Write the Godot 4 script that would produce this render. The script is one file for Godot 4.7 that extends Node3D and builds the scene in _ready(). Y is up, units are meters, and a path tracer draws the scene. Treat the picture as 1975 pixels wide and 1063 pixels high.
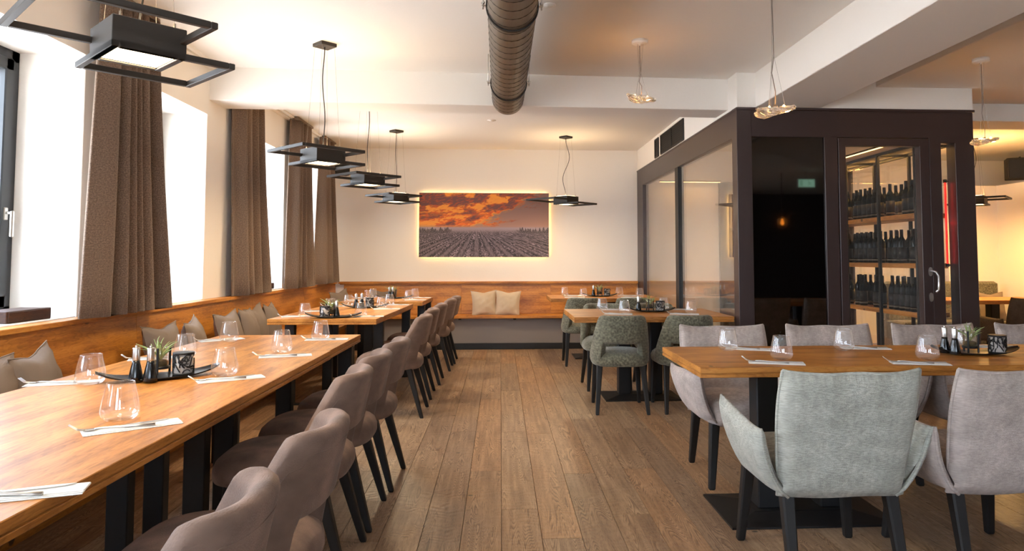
extends Node3D
# A restaurant dining room. World: x to the right, y up, the room runs away along -z; P(x, y, d) takes the depth d = -z. Metres.

class Build:
	# Collects closed shapes, turns each one outwards and commits them as one mesh.
	var st := SurfaceTool.new()
	var group := 1

	func _init() -> void:
		st.begin(Mesh.PRIMITIVE_TRIANGLES)

	func add(v: PackedVector3Array, idx: PackedInt32Array, smooth := false, uv := PackedVector2Array(), keep := false) -> void:
		var c := Vector3.ZERO
		for p in v:
			c += p
		c /= maxf(1.0, v.size())
		var vol := 0.0
		for i in range(0, idx.size(), 3):
			vol += (v[idx[i]] - c).dot((v[idx[i + 1]] - c).cross(v[idx[i + 2]] - c))
		group += 1
		st.set_smooth_group(group if smooth else -1)
		var flip := vol > 0.0 and not keep
		for i in range(0, idx.size(), 3):
			for k in ([0, 2, 1] if flip else [0, 1, 2]):
				var j := idx[i + k]
				if uv.size():
					st.set_uv(uv[j])
				st.add_vertex(v[j])

	func loft(rings: Array, smooth := true, caps := true, ring_closed := true, wrap := false) -> void:
		var v := PackedVector3Array()
		var idx := PackedInt32Array()
		var n: int = rings[0].size()
		for r in rings:
			for p in r:
				v.append(p)
		var last := n if ring_closed else n - 1
		var rows := rings.size() if wrap else rings.size() - 1
		for i in rows:
			var i2 := (i + 1) % rings.size()
			for j in last:
				var a := i * n + j
				var b := i * n + (j + 1) % n
				var e := i2 * n + j
				var f := i2 * n + (j + 1) % n
				idx.append_array([a, b, f, a, f, e])
		if caps and ring_closed and not wrap:
			for k in [0, rings.size() - 1]:
				var c := Vector3.ZERO
				for p in rings[k]:
					c += p
				v.append(c / n)
				var m := v.size() - 1
				for j in n:
					if k == 0:
						idx.append_array([m, (j + 1) % n, j])
					else:
						idx.append_array([m, k * n + j, k * n + (j + 1) % n])
		add(v, idx, smooth)

	func box(c: Vector3, s: Vector3, ch := 0.003, b := Basis()) -> void:
		var h := s / 2.0
		ch = minf(ch, minf(h.x, minf(h.y, h.z)) * 0.6)
		var rings := []
		for q in [[-h.y, ch], [-h.y + ch, 0.0], [h.y - ch, 0.0], [h.y, ch]]:
			var r := PackedVector3Array()
			var a: float = h.x - q[1]
			var e: float = h.z - q[1]
			for p in [[a - ch, e], [a, e - ch], [a, -e + ch], [a - ch, -e], [-a + ch, -e], [-a, -e + ch], [-a, e - ch], [-a + ch, e]]:
				r.append(c + b * Vector3(p[0], q[0], p[1]))
			rings.append(r)
		loft(rings, false)

	func span(a: Vector3, b: Vector3, ch := 0.003) -> void:
		box((a + b) / 2.0, (b - a).abs(), ch)

	func tube(pts: Array, r0: float, r1 := -1.0, seg := 8, caps := true) -> void:
		if r1 < 0.0:
			r1 = r0
		var rings := []
		var side := Vector3.ZERO
		for i in pts.size():
			var t: Vector3 = (pts[mini(i + 1, pts.size() - 1)] - pts[maxi(i - 1, 0)]).normalized()
			if side == Vector3.ZERO:
				side = t.cross(Vector3.UP if absf(t.y) < 0.9 else Vector3.RIGHT).normalized()
			side = (side - t * side.dot(t)).normalized()
			var up := t.cross(side)
			var r := lerpf(r0, r1, float(i) / maxf(1.0, pts.size() - 1))
			var ring := PackedVector3Array()
			for k in seg:
				var a := TAU * k / seg
				ring.append(pts[i] + (side * cos(a) + up * sin(a)) * r)
			rings.append(ring)
		loft(rings, seg > 4, caps)

	func leg(top: Vector3, foot: Vector3, a: float, b: float) -> void:
		# a straight tapered leg of square section with bevelled corners
		var rings := []
		for q in [[top, a], [foot.lerp(top, 0.02), b], [foot, b * 0.8]]:
			var r := PackedVector3Array()
			var h: float = q[1] / 2.0
			var g := h * 0.72
			for p in [[g, h], [h, g], [h, -g], [g, -h], [-g, -h], [-h, -g], [-h, g], [-g, h]]:
				r.append(q[0] + Vector3(p[0], 0, p[1]))
			rings.append(r)
		loft(rings, false)

	func lathe(profile: Array, at := Vector3.ZERO, seg := 20, smooth := true) -> void:
		var rings := []
		for p in profile:
			var ring := PackedVector3Array()
			for k in seg:
				var a := TAU * k / seg
				ring.append(at + Vector3(cos(a) * p.x, p.y, sin(a) * p.x))
			rings.append(ring)
		loft(rings, smooth)

	func extrude(poly: PackedVector2Array, depth: float, x := Transform3D()) -> void:
		# a polygon in xy pushed along z from -depth/2 to depth/2
		var v := PackedVector3Array()
		var n := poly.size()
		for z in [-depth / 2.0, depth / 2.0]:
			for p in poly:
				v.append(x * Vector3(p.x, p.y, z))
		var tri := Geometry2D.triangulate_polygon(poly)
		var idx := PackedInt32Array()
		for i in range(0, tri.size(), 3):
			idx.append_array([tri[i], tri[i + 2], tri[i + 1], n + tri[i], n + tri[i + 1], n + tri[i + 2]])
		var ccw := not Geometry2D.is_polygon_clockwise(poly)
		for i in n:
			var j := (i + 1) % n
			idx.append_array([i, j, n + j, i, n + j, n + i])
		add(v, idx, false)

	func mesh() -> ArrayMesh:
		st.generate_normals()
		st.index()
		return st.commit()


var taken := {}
var M := {}
var tex := {}


func P(x: float, y: float, d: float) -> Vector3:
	return Vector3(x, y, -d)


func numbered(called: String) -> String:
	if not taken.has(called):
		taken[called] = 0
		return called
	taken[called] += 1
	return "%s_%03d" % [called, taken[called]]


func obj(called: String, b, material: Material, parent: Node3D = null) -> MeshInstance3D:
	var o := MeshInstance3D.new()
	o.mesh = b.mesh() if b is Build else b
	o.material_override = material
	o.name = called if parent else numbered(called)
	(parent if parent else self).add_child(o, true)
	return o


func tag(o: Node3D, label: String, category: String, group := "") -> Node3D:
	o.set_meta("label", label)
	o.set_meta("category", category)
	if group:
		o.set_meta("group", group)
	return o


func thing(called: String, label: String, category: String, at := Vector3.ZERO, turn := 0.0, group := "") -> Node3D:
	var o := Node3D.new()
	o.name = numbered(called)
	add_child(o)
	o.position = at
	o.rotation.y = turn
	tag(o, label, category, group)
	return o


func struct(called: String, b = null, material: Material = null) -> Node3D:
	var o: Node3D
	if b == null:
		o = Node3D.new()
		o.name = called
		add_child(o, true)
	else:
		o = obj(called, b, material)
	o.set_meta("kind", "structure")
	return o


func dup(root: Node3D, at: Vector3, turn: float, label: String, group := "") -> Node3D:
	var r: Node3D = root.duplicate()
	r.name = numbered(root.name.rstrip("0123456789").trim_suffix("_") if root.name.right(3).is_valid_int() else String(root.name))
	add_child(r)
	r.position = at
	r.rotation = Vector3(0, turn, 0)
	r.set_meta("label", label)
	if group:
		r.set_meta("group", group)
	return r


# ---------------------------------------------------------------- materials

func noise(sd: int, freq: float, oct := 3, kind := FastNoiseLite.TYPE_SIMPLEX_SMOOTH) -> FastNoiseLite:
	var n := FastNoiseLite.new()
	n.seed = sd
	n.noise_type = kind
	n.frequency = freq
	n.fractal_octaves = oct
	return n


func noise_tex(sd: int, freq: float, c0: Color, c1: Color, oct := 3, size := 256) -> NoiseTexture2D:
	var t := NoiseTexture2D.new()
	t.width = size
	t.height = size
	t.seamless = true
	t.noise = noise(sd, freq, oct)
	var g := Gradient.new()
	g.set_color(0, c0)
	g.set_color(1, c1)
	t.color_ramp = g
	return t


func bump_tex(sd: int, freq: float, strength: float, oct := 3, size := 256) -> NoiseTexture2D:
	var t := NoiseTexture2D.new()
	t.width = size
	t.height = size
	t.seamless = true
	t.as_normal_map = true
	t.bump_strength = strength
	t.noise = noise(sd, freq, oct)
	return t


func mat(color: Color, rough := 0.6, metal := 0.0, albedo: Texture2D = null, scale := Vector3.ONE, normal: Texture2D = null, nscale := 1.0) -> StandardMaterial3D:
	var m := StandardMaterial3D.new()
	m.albedo_color = color
	m.roughness = rough
	m.metallic = metal
	if albedo:
		m.albedo_texture = albedo
	if normal:
		m.normal_enabled = true
		m.normal_texture = normal
		m.normal_scale = nscale
	if albedo or normal:
		m.uv1_triplanar = true
		m.uv1_scale = scale
	return m


func glow(color: Color, energy: float) -> StandardMaterial3D:
	var m := mat(color, 0.5)
	m.emission_enabled = true
	m.emission = color
	m.emission_energy_multiplier = energy
	return m


func pane(alpha: float, tint := Color.WHITE, spec := 0.5) -> StandardMaterial3D:
	var m := mat(Color(tint.r, tint.g, tint.b, alpha), 0.0)
	m.transparency = BaseMaterial3D.TRANSPARENCY_ALPHA
	m.metallic_specular = spec
	return m


func stretched(sd: int, freq: float, w: int, h: int, narrow: int, oct := 3) -> PackedByteArray:
	# seamless noise drawn narrow and stretched along x into streaks
	var im: Image = noise(sd, freq, oct).get_seamless_image(narrow, h)
	im.resize(w, h, Image.INTERPOLATE_CUBIC)
	im.convert(Image.FORMAT_L8)
	return im.get_data()


func wood_tex(sd: int, light: Color, mid: Color, dark: Color, rings: float, warp: float, ring_amount: float, streak_amount: float, knots: Array, figure := false) -> ImageTexture:
	# grain along u; rings bent by a broad noise make the flame figure, streaks and pores the fibre
	var w := 1024
	var h := 512
	var streak := stretched(sd, 0.05, w, h, 48)
	var fibre := stretched(sd + 1, 0.22, w, h, 160, 2)
	var broad := stretched(sd + 2, 0.012, w, h, 320, 2)
	var bend := stretched(sd + 3, 0.0085, w, h, 110, 3) if figure else stretched(sd + 3, 0.02, w, h, 256, 3)
	var data := PackedByteArray()
	data.resize(w * h * 3)
	var i := 0
	for y in h:
		var v := float(y) / h
		for x in w:
			var u := float(x) / w
			var r := v * rings + (bend[i] / 255.0 - 0.5) * warp
			var core := 0.0
			for k: Vector4 in knots:
				var dx := absf(u - k.x)
				dx = minf(dx, 1.0 - dx) * k.w
				var dy := absf(v - k.y)
				dy = minf(dy, 1.0 - dy)
				var q := (dx * dx + dy * dy) / (k.z * k.z)
				if q < 12.0:
					r += 1.6 * exp(-q * 0.5)
					core = maxf(core, clampf(1.4 - q * 1.1 + (bend[i] / 255.0 - 0.5) * 1.2, 0.0, 1.0))
			if figure:
				r += (fibre[i] / 255.0 - 0.5) * 0.22
			var f := r - floorf(r)
			var ring := f * f * (1.0 if f < 0.86 else (1.0 - f) / 0.14)
			if figure:
				ring *= smoothstep(0.30, 0.62, broad[i] / 255.0) * 0.85 + 0.15
			var t := 0.5 + (streak[i] / 255.0 - 0.5) * streak_amount + (broad[i] / 255.0 - 0.5) * 0.5 - ring * ring_amount
			if fibre[i] < 88:
				t -= 0.12
			t = clampf(t, 0.0, 1.0)
			var c := dark.lerp(mid, t * 2.0) if t < 0.5 else mid.lerp(light, t * 2.0 - 1.0)
			if core > 0.0:
				c = c.lerp(dark * 0.35, core * 0.85)
			data[i * 3] = int(clampf(c.r, 0, 1) * 255.0)
			data[i * 3 + 1] = int(clampf(c.g, 0, 1) * 255.0)
			data[i * 3 + 2] = int(clampf(c.b, 0, 1) * 255.0)
			i += 1
	return ImageTexture.create_from_image(Image.create_from_data(w, h, false, Image.FORMAT_RGB8, data))


func vineyard_print() -> ImageTexture:
	# the print on the canvas: a burning evening sky over rows of vines in faded violet
	var w := 896
	var h := 448
	var n1 := noise(71, 0.0065, 5)
	var n2 := noise(72, 0.11, 3)
	var n3 := noise(73, 0.03, 4)
	var im := Image.create(w, h, false, Image.FORMAT_RGB8)
	var hor := 0.535
	for y in h:
		var v := float(y) / h
		for x in w:
			var u := float(x) / w
			var c: Color
			if v < hor:
				var wx := n3.get_noise_2d(x * 0.5, y * 0.9) * 26.0
				var q := n1.get_noise_2d(x * 0.62 - y * 0.5 + wx, y * 1.9 + x * 0.42 + wx) * 1.5
				var f := n3.get_noise_2d(x * 0.8 + y * 0.6, y * 2.2 + x * 0.5)
				var edge := smoothstep(-0.05, 0.10, (0.95 - u) - v * 0.80 + q * 0.16 + f * 0.05)
				var shade := smoothstep(-0.25, 0.42, q * 0.85 + 0.36 - v * 1.45 + (0.45 - u) * 0.4)
				var cloud := Color(0.97, 0.48, 0.13).lerp(Color(0.47, 0.28, 0.25), shade)
				cloud = cloud.lerp(Color(0.84, 0.33, 0.13), smoothstep(0.0, 0.35, f) * 0.6)
				cloud = cloud.lerp(Color(1.0, 0.70, 0.25), smoothstep(0.05, 0.36, -q - f * 0.4) * 0.7 * (1.0 - shade))
				var clear := Color(0.47, 0.37, 0.36).lerp(Color(0.70, 0.52, 0.44), v / hor)
				c = clear.lerp(cloud, edge)
				c = c.lerp(Color(0.68, 0.53, 0.50), smoothstep(hor - 0.05, hor, v) * 0.6)
			else:
				var near := (v - hor) / (1.0 - hor)
				var rowp := (u - 0.44) / (v - hor + 0.02) * 3.6 + 0.5
				var cell := floorf(rowp)
				var fr := absf(rowp - cell - 0.5) * 2.0
				var leaf := n2.get_noise_2d(x * (1.6 - near) + cell * 37.0, y * (2.6 - 1.5 * near))
				var clump := n2.get_noise_2d(cell * 50.0 + rowp * 4.0, 9.0 / (near + 0.06))
				var bush := smoothstep(0.22, 0.5, fr + leaf * 0.25 + clump * 0.25)
				var soil := Color(0.50, 0.43, 0.45) * (0.9 + 0.3 * n3.get_noise_2d(x * 3.0, y))
				var vine := Color(0.17, 0.14, 0.155).lerp(Color(0.68, 0.59, 0.62), smoothstep(-0.12, 0.42, leaf + clump * 0.4 + (fr - 0.8) * 0.6))
				c = soil.lerp(vine, bush)
				c = Color(0.66, 0.57, 0.58).lerp(c, smoothstep(0.03, 0.26, near))
				var hedge := 0.045 + 0.09 * n3.get_noise_2d(x * 2.2, 40.0)
				var side := smoothstep(0.70, 0.80, u) + smoothstep(0.30, 0.20, u)
				var into := smoothstep(0.0, 0.012, v - (hor + 0.065 - hedge * side)) * smoothstep(0.0, 0.02, hor + 0.05 + 0.05 * side - v)
				c = c.lerp(Color(0.19, 0.16, 0.165).lerp(Color(0.52, 0.45, 0.46), 0.42 + n2.get_noise_2d(x * 1.2, y * 1.4)), into * minf(1.0, side))
			im.set_pixel(x, y, c)
	return ImageTexture.create_from_image(im)


func make_materials() -> void:
	var plaster := bump_tex(3, 0.09, 1.2)
	M.wall = mat(Color(0.93, 0.905, 0.87), 0.9, 0.0, null, Vector3.ONE * 1.5, plaster, 0.12)
	M.ceiling = mat(Color(0.90, 0.885, 0.86), 0.92, 0.0, null, Vector3.ONE * 1.5, plaster, 0.1)
	M.reveal = mat(Color(0.95, 0.955, 0.95), 0.8)
	M.grey_wall = mat(Color(0.52, 0.49, 0.48), 0.9)
	M.black_base = mat(Color(0.06, 0.055, 0.055), 0.5)
	# oiled oak of the tables, warmer spruce-like oak of the bench, brown oak of the floor
	tex.table = wood_tex(11, Color(0.82, 0.60, 0.34), Color(0.72, 0.48, 0.225), Color(0.48, 0.29, 0.115), 8.0, 4.0, 0.22, 0.28, [Vector4(0.31, 0.4, 0.018, 4.0)])
	tex.bench = wood_tex(21, Color(0.84, 0.60, 0.28), Color(0.75, 0.485, 0.175), Color(0.50, 0.28, 0.07), 7.0, 5.0, 0.24, 0.32, [Vector4(0.62, 0.45, 0.035, 3.0), Vector4(0.2, 0.75, 0.022, 2.0), Vector4(0.86, 0.2, 0.02, 3.0)])
	tex.floor = wood_tex(31, Color(0.80, 0.70, 0.585), Color(0.68, 0.57, 0.455), Color(0.43, 0.335, 0.255), 7.0, 26.0, 0.80, 0.34, [Vector4(0.25, 0.3, 0.02, 4.0), Vector4(0.7, 0.66, 0.016, 4.0), Vector4(0.5, 0.9, 0.014, 4.0)], true)
	var pores := bump_tex(5, 0.2, 2.0)
	M.table = mat(Color(1, 1, 1), 0.40, 0.0, tex.table, Vector3(0.42, 1.25, 1.25))
	M.floor_rest = mat(Color(1, 1, 1), 0.4, 0.0, tex.floor, Vector3(1.0, 1.0, 0.42))
	M.table.metallic_specular = 0.35
	M.bench = mat(Color(1, 1, 1), 0.42, 0.0, tex.bench, Vector3(0.4, 1.1, 1.1))
	M.planks = []
	var waves := Image.create(512, 64, false, Image.FORMAT_L8)
	var wob := noise(33, 0.02, 2)
	for y in 64:
		for x in 512:
			var s := sin(x / 512.0 * TAU * 52.0 + wob.get_noise_2d(x, y * 4.0) * 7.0) * (0.5 + wob.get_noise_2d(x + 900, y * 3.0))
			waves.set_pixel(x, y, Color(0.5 + 0.4 * s, 0, 0))
	waves.convert(Image.FORMAT_RGBA8)
	waves.bump_map_to_normal_map(1.6)
	tex.waves = ImageTexture.create_from_image(waves)
	for k in [Color(1, 1, 1), Color(0.94, 0.925, 0.915), Color(1.0, 0.95, 0.90), Color(0.89, 0.88, 0.885)]:
		var m := mat(k, 0.4)
		m.albedo_texture = tex.floor
		m.normal_enabled = true
		m.normal_texture = tex.waves
		m.normal_scale = 0.15
		M.planks.append(m)
	# cloth
	var weave := bump_tex(41, 0.35, 3.0, 2)
	var nap := noise_tex(42, 0.012, Color(0.62, 0.62, 0.62), Color(1, 1, 1), 4)
	M.brown_velvet = mat(Color(0.56, 0.455, 0.395), 0.95, 0.0, nap, Vector3.ONE * 2.2, weave, 0.35)
	M.brown_velvet.rim_enabled = true
	M.brown_velvet.rim = 0.5
	M.brown_velvet.rim_tint = 0.6
	var crush := noise_tex(43, 0.06, Color(0.36, 0.36, 0.34), Color(1, 1, 1), 4)
	M.green_velvet = mat(Color(0.66, 0.645, 0.545), 0.9, 0.0, crush, Vector3.ONE * 2.6, weave, 0.4)
	M.green_velvet.rim_enabled = true
	M.green_velvet.rim = 0.9
	M.green_velvet.rim_tint = 0.4
	var slub := noise_tex(44, 0.10, Color(0.66, 0.66, 0.66), Color(1, 1, 1), 5)
	M.grey_chenille = mat(Color(0.85, 0.85, 0.80), 0.95, 0.0, slub, Vector3(1.3, 6.5, 1.3), weave, 0.5)
	M.rose_chenille = mat(Color(0.85, 0.785, 0.75), 0.95, 0.0, noise_tex(45, 0.10, Color(0.76, 0.76, 0.76), Color(1, 1, 1), 5), Vector3(1.3, 6.5, 1.3), weave, 0.5)
	M.dark_chenille = mat(Color(0.40, 0.345, 0.29), 0.95, 0.0, slub, Vector3(1.3, 6.5, 1.3), weave, 0.5)
	for m in [M.grey_chenille, M.rose_chenille, M.dark_chenille, M.green_velvet]:
		# broad crushed patches in the pile
		m.detail_enabled = true
		m.detail_blend_mode = BaseMaterial3D.BLEND_MODE_MUL
		m.detail_albedo = noise_tex(49, 0.02, Color(0.80, 0.80, 0.79), Color(1, 1, 1), 4)
		m.detail_uv_layer = BaseMaterial3D.DETAIL_UV_2
		m.uv2_triplanar = true
		m.uv2_scale = Vector3(1.3, 2.0, 1.3)
	for m in [M.grey_chenille, M.rose_chenille]:
		m.rim_enabled = true
		m.rim = 0.3
		m.rim_tint = 0.5
	M.curtain = mat(Color(0.56, 0.47, 0.40), 0.9, 0.0, noise_tex(46, 0.16, Color(0.5, 0.48, 0.46), Color(1, 1, 1), 3), Vector3.ONE * 2.4, bump_tex(47, 0.3, 4.0), 0.6)
	M.curtain.rim_enabled = true
	M.curtain.rim = 0.8
	M.curtain.rim_tint = 0.5
	M.cushion = mat(Color(0.47, 0.415, 0.37), 0.8, 0.0, null, Vector3.ONE * 3.0, bump_tex(48, 0.25, 2.0), 0.3)
	M.cushion_pale = mat(Color(0.74, 0.66, 0.56), 0.8, 0.0, null, Vector3.ONE * 3.0, bump_tex(48, 0.25, 2.0), 0.3)
	M.linen = mat(Color(0.84, 0.83, 0.81), 0.85, 0.0, null, Vector3.ONE * 8.0, weave, 0.2)
	# metal, lacquer, glass
	M.leg = mat(Color(0.05, 0.04, 0.036), 0.62)
	M.iron = mat(Color(0.085, 0.085, 0.09), 0.5, 0.2)
	M.table_leg = mat(Color(0.055, 0.052, 0.053), 0.45)
	M.lamp = mat(Color(0.20, 0.185, 0.17), 0.55, 0.2)
	M.wire = mat(Color(0.55, 0.52, 0.48), 0.4, 0.8)
	M.cord = mat(Color(0.03, 0.03, 0.03), 0.6)
	M.pale_cord = mat(Color(0.45, 0.40, 0.36), 0.6)
	M.steel = mat(Color(0.78, 0.77, 0.75), 0.28, 1.0)
	M.white_paint = mat(Color(0.9, 0.88, 0.85), 0.5)
	M.mill_body = mat(Color(0.035, 0.045, 0.055), 0.18)
	M.tray = mat(Color(0.05, 0.05, 0.055), 0.35, 0.2)
	M.frame_grey = mat(Color(0.17, 0.18, 0.19), 0.5)
	M.duct = mat(Color(0.33, 0.28, 0.23), 0.42, 0.3)
	M.duct_seam = mat(Color(0.07, 0.06, 0.055), 0.5, 0.3)
	M.cabinet = mat(Color(0.24, 0.19, 0.185), 0.34, 0.15)
	M.black_glass = mat(Color(0.02, 0.016, 0.018), 0.03)
	M.black_glass.metallic_specular = 0.8
	M.pane = pane(0.03, Color(0.9, 0.93, 0.92))
	M.clear_pane = pane(0.02, Color(0.9, 0.93, 0.92), 0.3)
	M.glass = pane(0.02, Color(0.95, 0.97, 0.97))
	M.thick_glass = mat(Color(0.97, 0.98, 0.98, 0.02), 0.0)
	M.thick_glass.refraction_enabled = true
	M.thick_glass.refraction_scale = 0.05
	M.dark_wall = mat(Color(0.20, 0.165, 0.15), 0.8)
	M.amber_glass = pane(0.16, Color(0.72, 0.62, 0.45))
	M.bottle = mat(Color(0.02, 0.022, 0.018), 0.06)
	M.bottle.metallic_specular = 0.25
	M.foil = mat(Color(0.05, 0.045, 0.05), 0.35, 0.4)
	M.label = mat(Color(0.10, 0.085, 0.08), 0.5)
	M.pale_label = mat(Color(0.42, 0.36, 0.28), 0.6)
	M.led = glow(Color(1.0, 0.90, 0.74), 4.0)
	M.bulb = glow(Color(1.0, 0.80, 0.50), 25.0)
	M.strip = glow(Color(1.0, 0.80, 0.48), 3.0)
	M.red_tube = glow(Color(1.0, 0.06, 0.05), 2.5)
	M.leaf = mat(Color(0.35, 0.47, 0.12), 0.5)
	M.leaf.backlight_enabled = true
	M.leaf.backlight = Color(0.4, 0.55, 0.1)
	M.air_plant = mat(Color(0.52, 0.60, 0.36), 0.6)
	M.candle_cup = mat(Color(0.66, 0.63, 0.60), 0.35)
	M.soil = mat(Color(0.12, 0.09, 0.06), 0.95)
	M.planter = mat(Color(0.42, 0.29, 0.19), 0.7, 0.0, tex.floor, Vector3(0.6, 2.0, 2.0))


# ---------------------------------------------------------------- the room

func build_shell() -> void:
	# floor: boards laid towards the far wall, each board a piece of its own
	var fl := struct("floor")
	var sub := Build.new()
	sub.span(P(-3.0, -0.2, -4.2), P(9.2, -0.013, 10.3), 0.0)
	obj("subfloor", sub, M.floor_rest, fl)
	var rng := RandomNumberGenerator.new()
	rng.seed = 4
	var rest := Build.new()
	var wide := 0.181
	for col in range(-13, 50):
		var x0 := 0.009 + col * wide
		var d := -0.6 - rng.randf() * 1.4
		while d < 9.6:
			var len := rng.randf_range(1.5, 2.2)
			var d1 := minf(d + len, 9.60)
			if 9.6 - d1 < 0.35:
				d1 = 9.60
			var off := Vector2(rng.randf() * 0.3, rng.randf())
			var flip := -1.0 if rng.randf() < 0.5 else 1.0
			if d1 > 2.0 and x0 > -2.2 and x0 < 5.6:
				obj("plank", plank(x0, d, wide, d1 - d, off, flip), M.planks[rng.randi() % 4], fl)
			else:
				rest.span(P(x0 + 0.0008, -0.014, d + 0.0008), P(x0 + wide - 0.0008, 0.0, d1 - 0.0008), 0.001)
			d = d1
	rest.span(P(-2.4, -0.014, -4.2), P(9.0, -0.001, -2.0), 0.001)
	var r := obj("plank_rest", rest, M.floor_rest, fl)
	r.set_meta("kind", "stuff")

	# ceiling: the slab, the cross beam, the long beam, the lower ceiling over the right-hand side
	var ce := struct("ceiling")
	var b := Build.new()
	b.span(P(-2.9, 2.82, -4.2), P(9.2, 3.05, 10.3), 0.0)
	obj("slab", b, M.ceiling, ce)
	b = Build.new()
	b.box(P(-0.17, 2.69, 5.975), Vector3(4.55, 0.29, 0.335), 0.004, Basis(Vector3.UP, 0.034))
	obj("beam", b, M.ceiling, ce)
	b = Build.new()
	b.span(P(2.155, 2.524, -4.2), P(2.714, 2.83, 5.70), 0.004)
	obj("beam", b, M.ceiling, ce)
	b = Build.new()
	b.span(P(1.99, 2.522, 5.66), P(4.065, 2.83, 6.30), 0.004)
	obj("beam", b, M.ceiling, ce)
	b = Build.new()
	b.span(P(4.0, 2.545, 6.22), P(9.1, 2.83, 6.62), 0.004)
	obj("beam", b, M.ceiling, ce)
	b = Build.new()
	b.span(P(3.207, 2.712, -4.2), P(9.1, 2.83, 10.0), 0.004)
	obj("lower_ceiling", b, M.ceiling, ce)
	for q in [[0.30, 2.82, 4.19, 0.042], [-0.105, 2.82, 7.8, 0.05]]:
		b = Build.new()
		b.lathe([Vector2(0.001, -0.012), Vector2(q[3] * 0.45, -0.012), Vector2(q[3] * 0.5, -0.006), Vector2(q[3] * 0.85, -0.006), Vector2(q[3], -0.002), Vector2(q[3], 0.004), Vector2(0.001, 0.004)], P(q[0], q[1], q[2]), 24)
		tag(obj("ceiling_sensor", b, M.white_paint), "round white detector set flush in the ceiling beside the dark duct" if q[2] < 5.0 else "small flat round cover on the ceiling beyond the cross beam", "detector")

	# left wall with its deep window openings
	var wl := struct("wall_left")
	var wins := [[-1.95, -0.85], [-0.35, 0.75], [1.30, 2.40], [2.95, 4.05], [4.60, 5.70], [6.62, 7.72], [8.25, 9.30]]
	b = Build.new()
	b.span(P(-2.383, 0.0, -4.2), P(-2.82, 0.905, 10.3), 0.0)
	b.span(P(-2.383, 2.42, -4.2), P(-2.82, 2.83, 10.3), 0.0)
	var from := -4.2
	for w in wins:
		b.span(P(-2.383, 0.90, from), P(-2.82, 2.425, w[0]), 0.004)
		from = w[1]
	b.span(P(-2.383, 0.90, from), P(-2.82, 2.425, 10.3), 0.004)
	obj("masonry", b, M.wall, wl)
	b = Build.new()
	for w in wins:
		b.span(P(-2.384, 0.90, w[0] + 0.004), P(-2.80, 0.926, w[1] - 0.004), 0.003)
	obj("sill", b, M.reveal, wl)
	var k := 0
	for w in wins:
		k += 1
		window(k, w[0], w[1])

	b = Build.new()
	b.span(P(-2.4, 0.0, 9.93), P(9.1, 2.83, 10.3), 0.0)
	struct("wall_back", b, M.wall)
	b = Build.new()
	b.span(P(9.0, 0.0, -4.2), P(9.3, 2.83, 10.3), 0.0)
	struct("wall_right", b, M.wall)
	# the wall behind the camera has the street windows whose daylight falls on the chair backs
	b = Build.new()
	b.span(P(-2.4, 0.0, -4.0), P(9.1, 1.05, -4.3), 0.0)
	b.span(P(-2.4, 2.52, -4.0), P(9.1, 2.83, -4.3), 0.0)
	var x := -2.4
	for q in [[-1.2, 0.4], [1.0, 2.6]]:
		b.span(P(x, 1.03, -4.0), P(q[0], 2.54, -4.3), 0.0)
		x = q[1]
	b.span(P(x, 1.03, -4.0), P(9.1, 2.54, -4.3), 0.0)
	struct("wall_front", b, M.dark_wall)
	for q in [[-1.2, 0.4], [1.0, 2.6]]:
		k += 1
		var o := struct("window_%d" % k)
		b = Build.new()
		for e in [[q[0], q[0] + 0.07], [q[1] - 0.07, q[1]], [(q[0] + q[1]) / 2.0 - 0.03, (q[0] + q[1]) / 2.0 + 0.03]]:
			b.span(P(e[0], 1.05, -4.12), P(e[1], 2.52, -4.19), 0.004)
		for e in [[1.05, 1.12], [2.45, 2.52]]:
			b.span(P(q[0], e[0], -4.12), P(q[1], e[1], -4.19), 0.004)
		obj("window_frame", b, M.frame_grey, o)
		b = Build.new()
		b.span(P(q[0] + 0.06, 1.11, -4.152), P(q[1] - 0.06, 2.46, -4.158), 0.0)
		obj("pane", b, M.pane, o)
	# the boxed-in corner of the rear right-hand room
	b = Build.new()
	b.span(P(6.75, 0.0, 8.4), P(9.05, 2.235, 9.94), 0.004)
	b.span(P(6.05, 0.0, 9.0), P(6.80, 2.235, 9.94), 0.004)
	struct("wall_boxing", b, M.wall)
	# above the wine room
	b = Build.new()
	b.span(P(1.995, 2.50, 6.18), P(2.12, 2.83, 9.94), 0.002)
	struct("wall_above_wine_room", b, M.wall)
	# grey wall under the rear bench with its black skirting
	b = Build.new()
	b.span(P(-2.3, 0.0, 9.58), P(1.98, 0.43, 9.70), 0.002)
	struct("wall_below_bench", b, M.grey_wall)
	b = Build.new()
	b.span(P(-2.3, 0.0, 9.555), P(1.98, 0.085, 9.585), 0.004)
	struct("baseboard_back", b, M.black_base)
	# grooved curtain track where the left wall meets the ceiling
	var tr := struct("trim_1")
	b = Build.new()
	b.span(P(-2.384, 2.79, -4.0), P(-2.33, 2.822, 5.82), 0.003)
	b.span(P(-2.315, 2.80, -4.0), P(-2.28, 2.822, 5.82), 0.003)
	b.span(P(-2.384, 2.79, 6.185), P(-2.33, 2.822, 9.93), 0.003)
	b.span(P(-2.315, 2.80, 6.185), P(-2.28, 2.822, 9.93), 0.003)
	obj("curtain_track", b, M.ceiling, tr)


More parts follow.
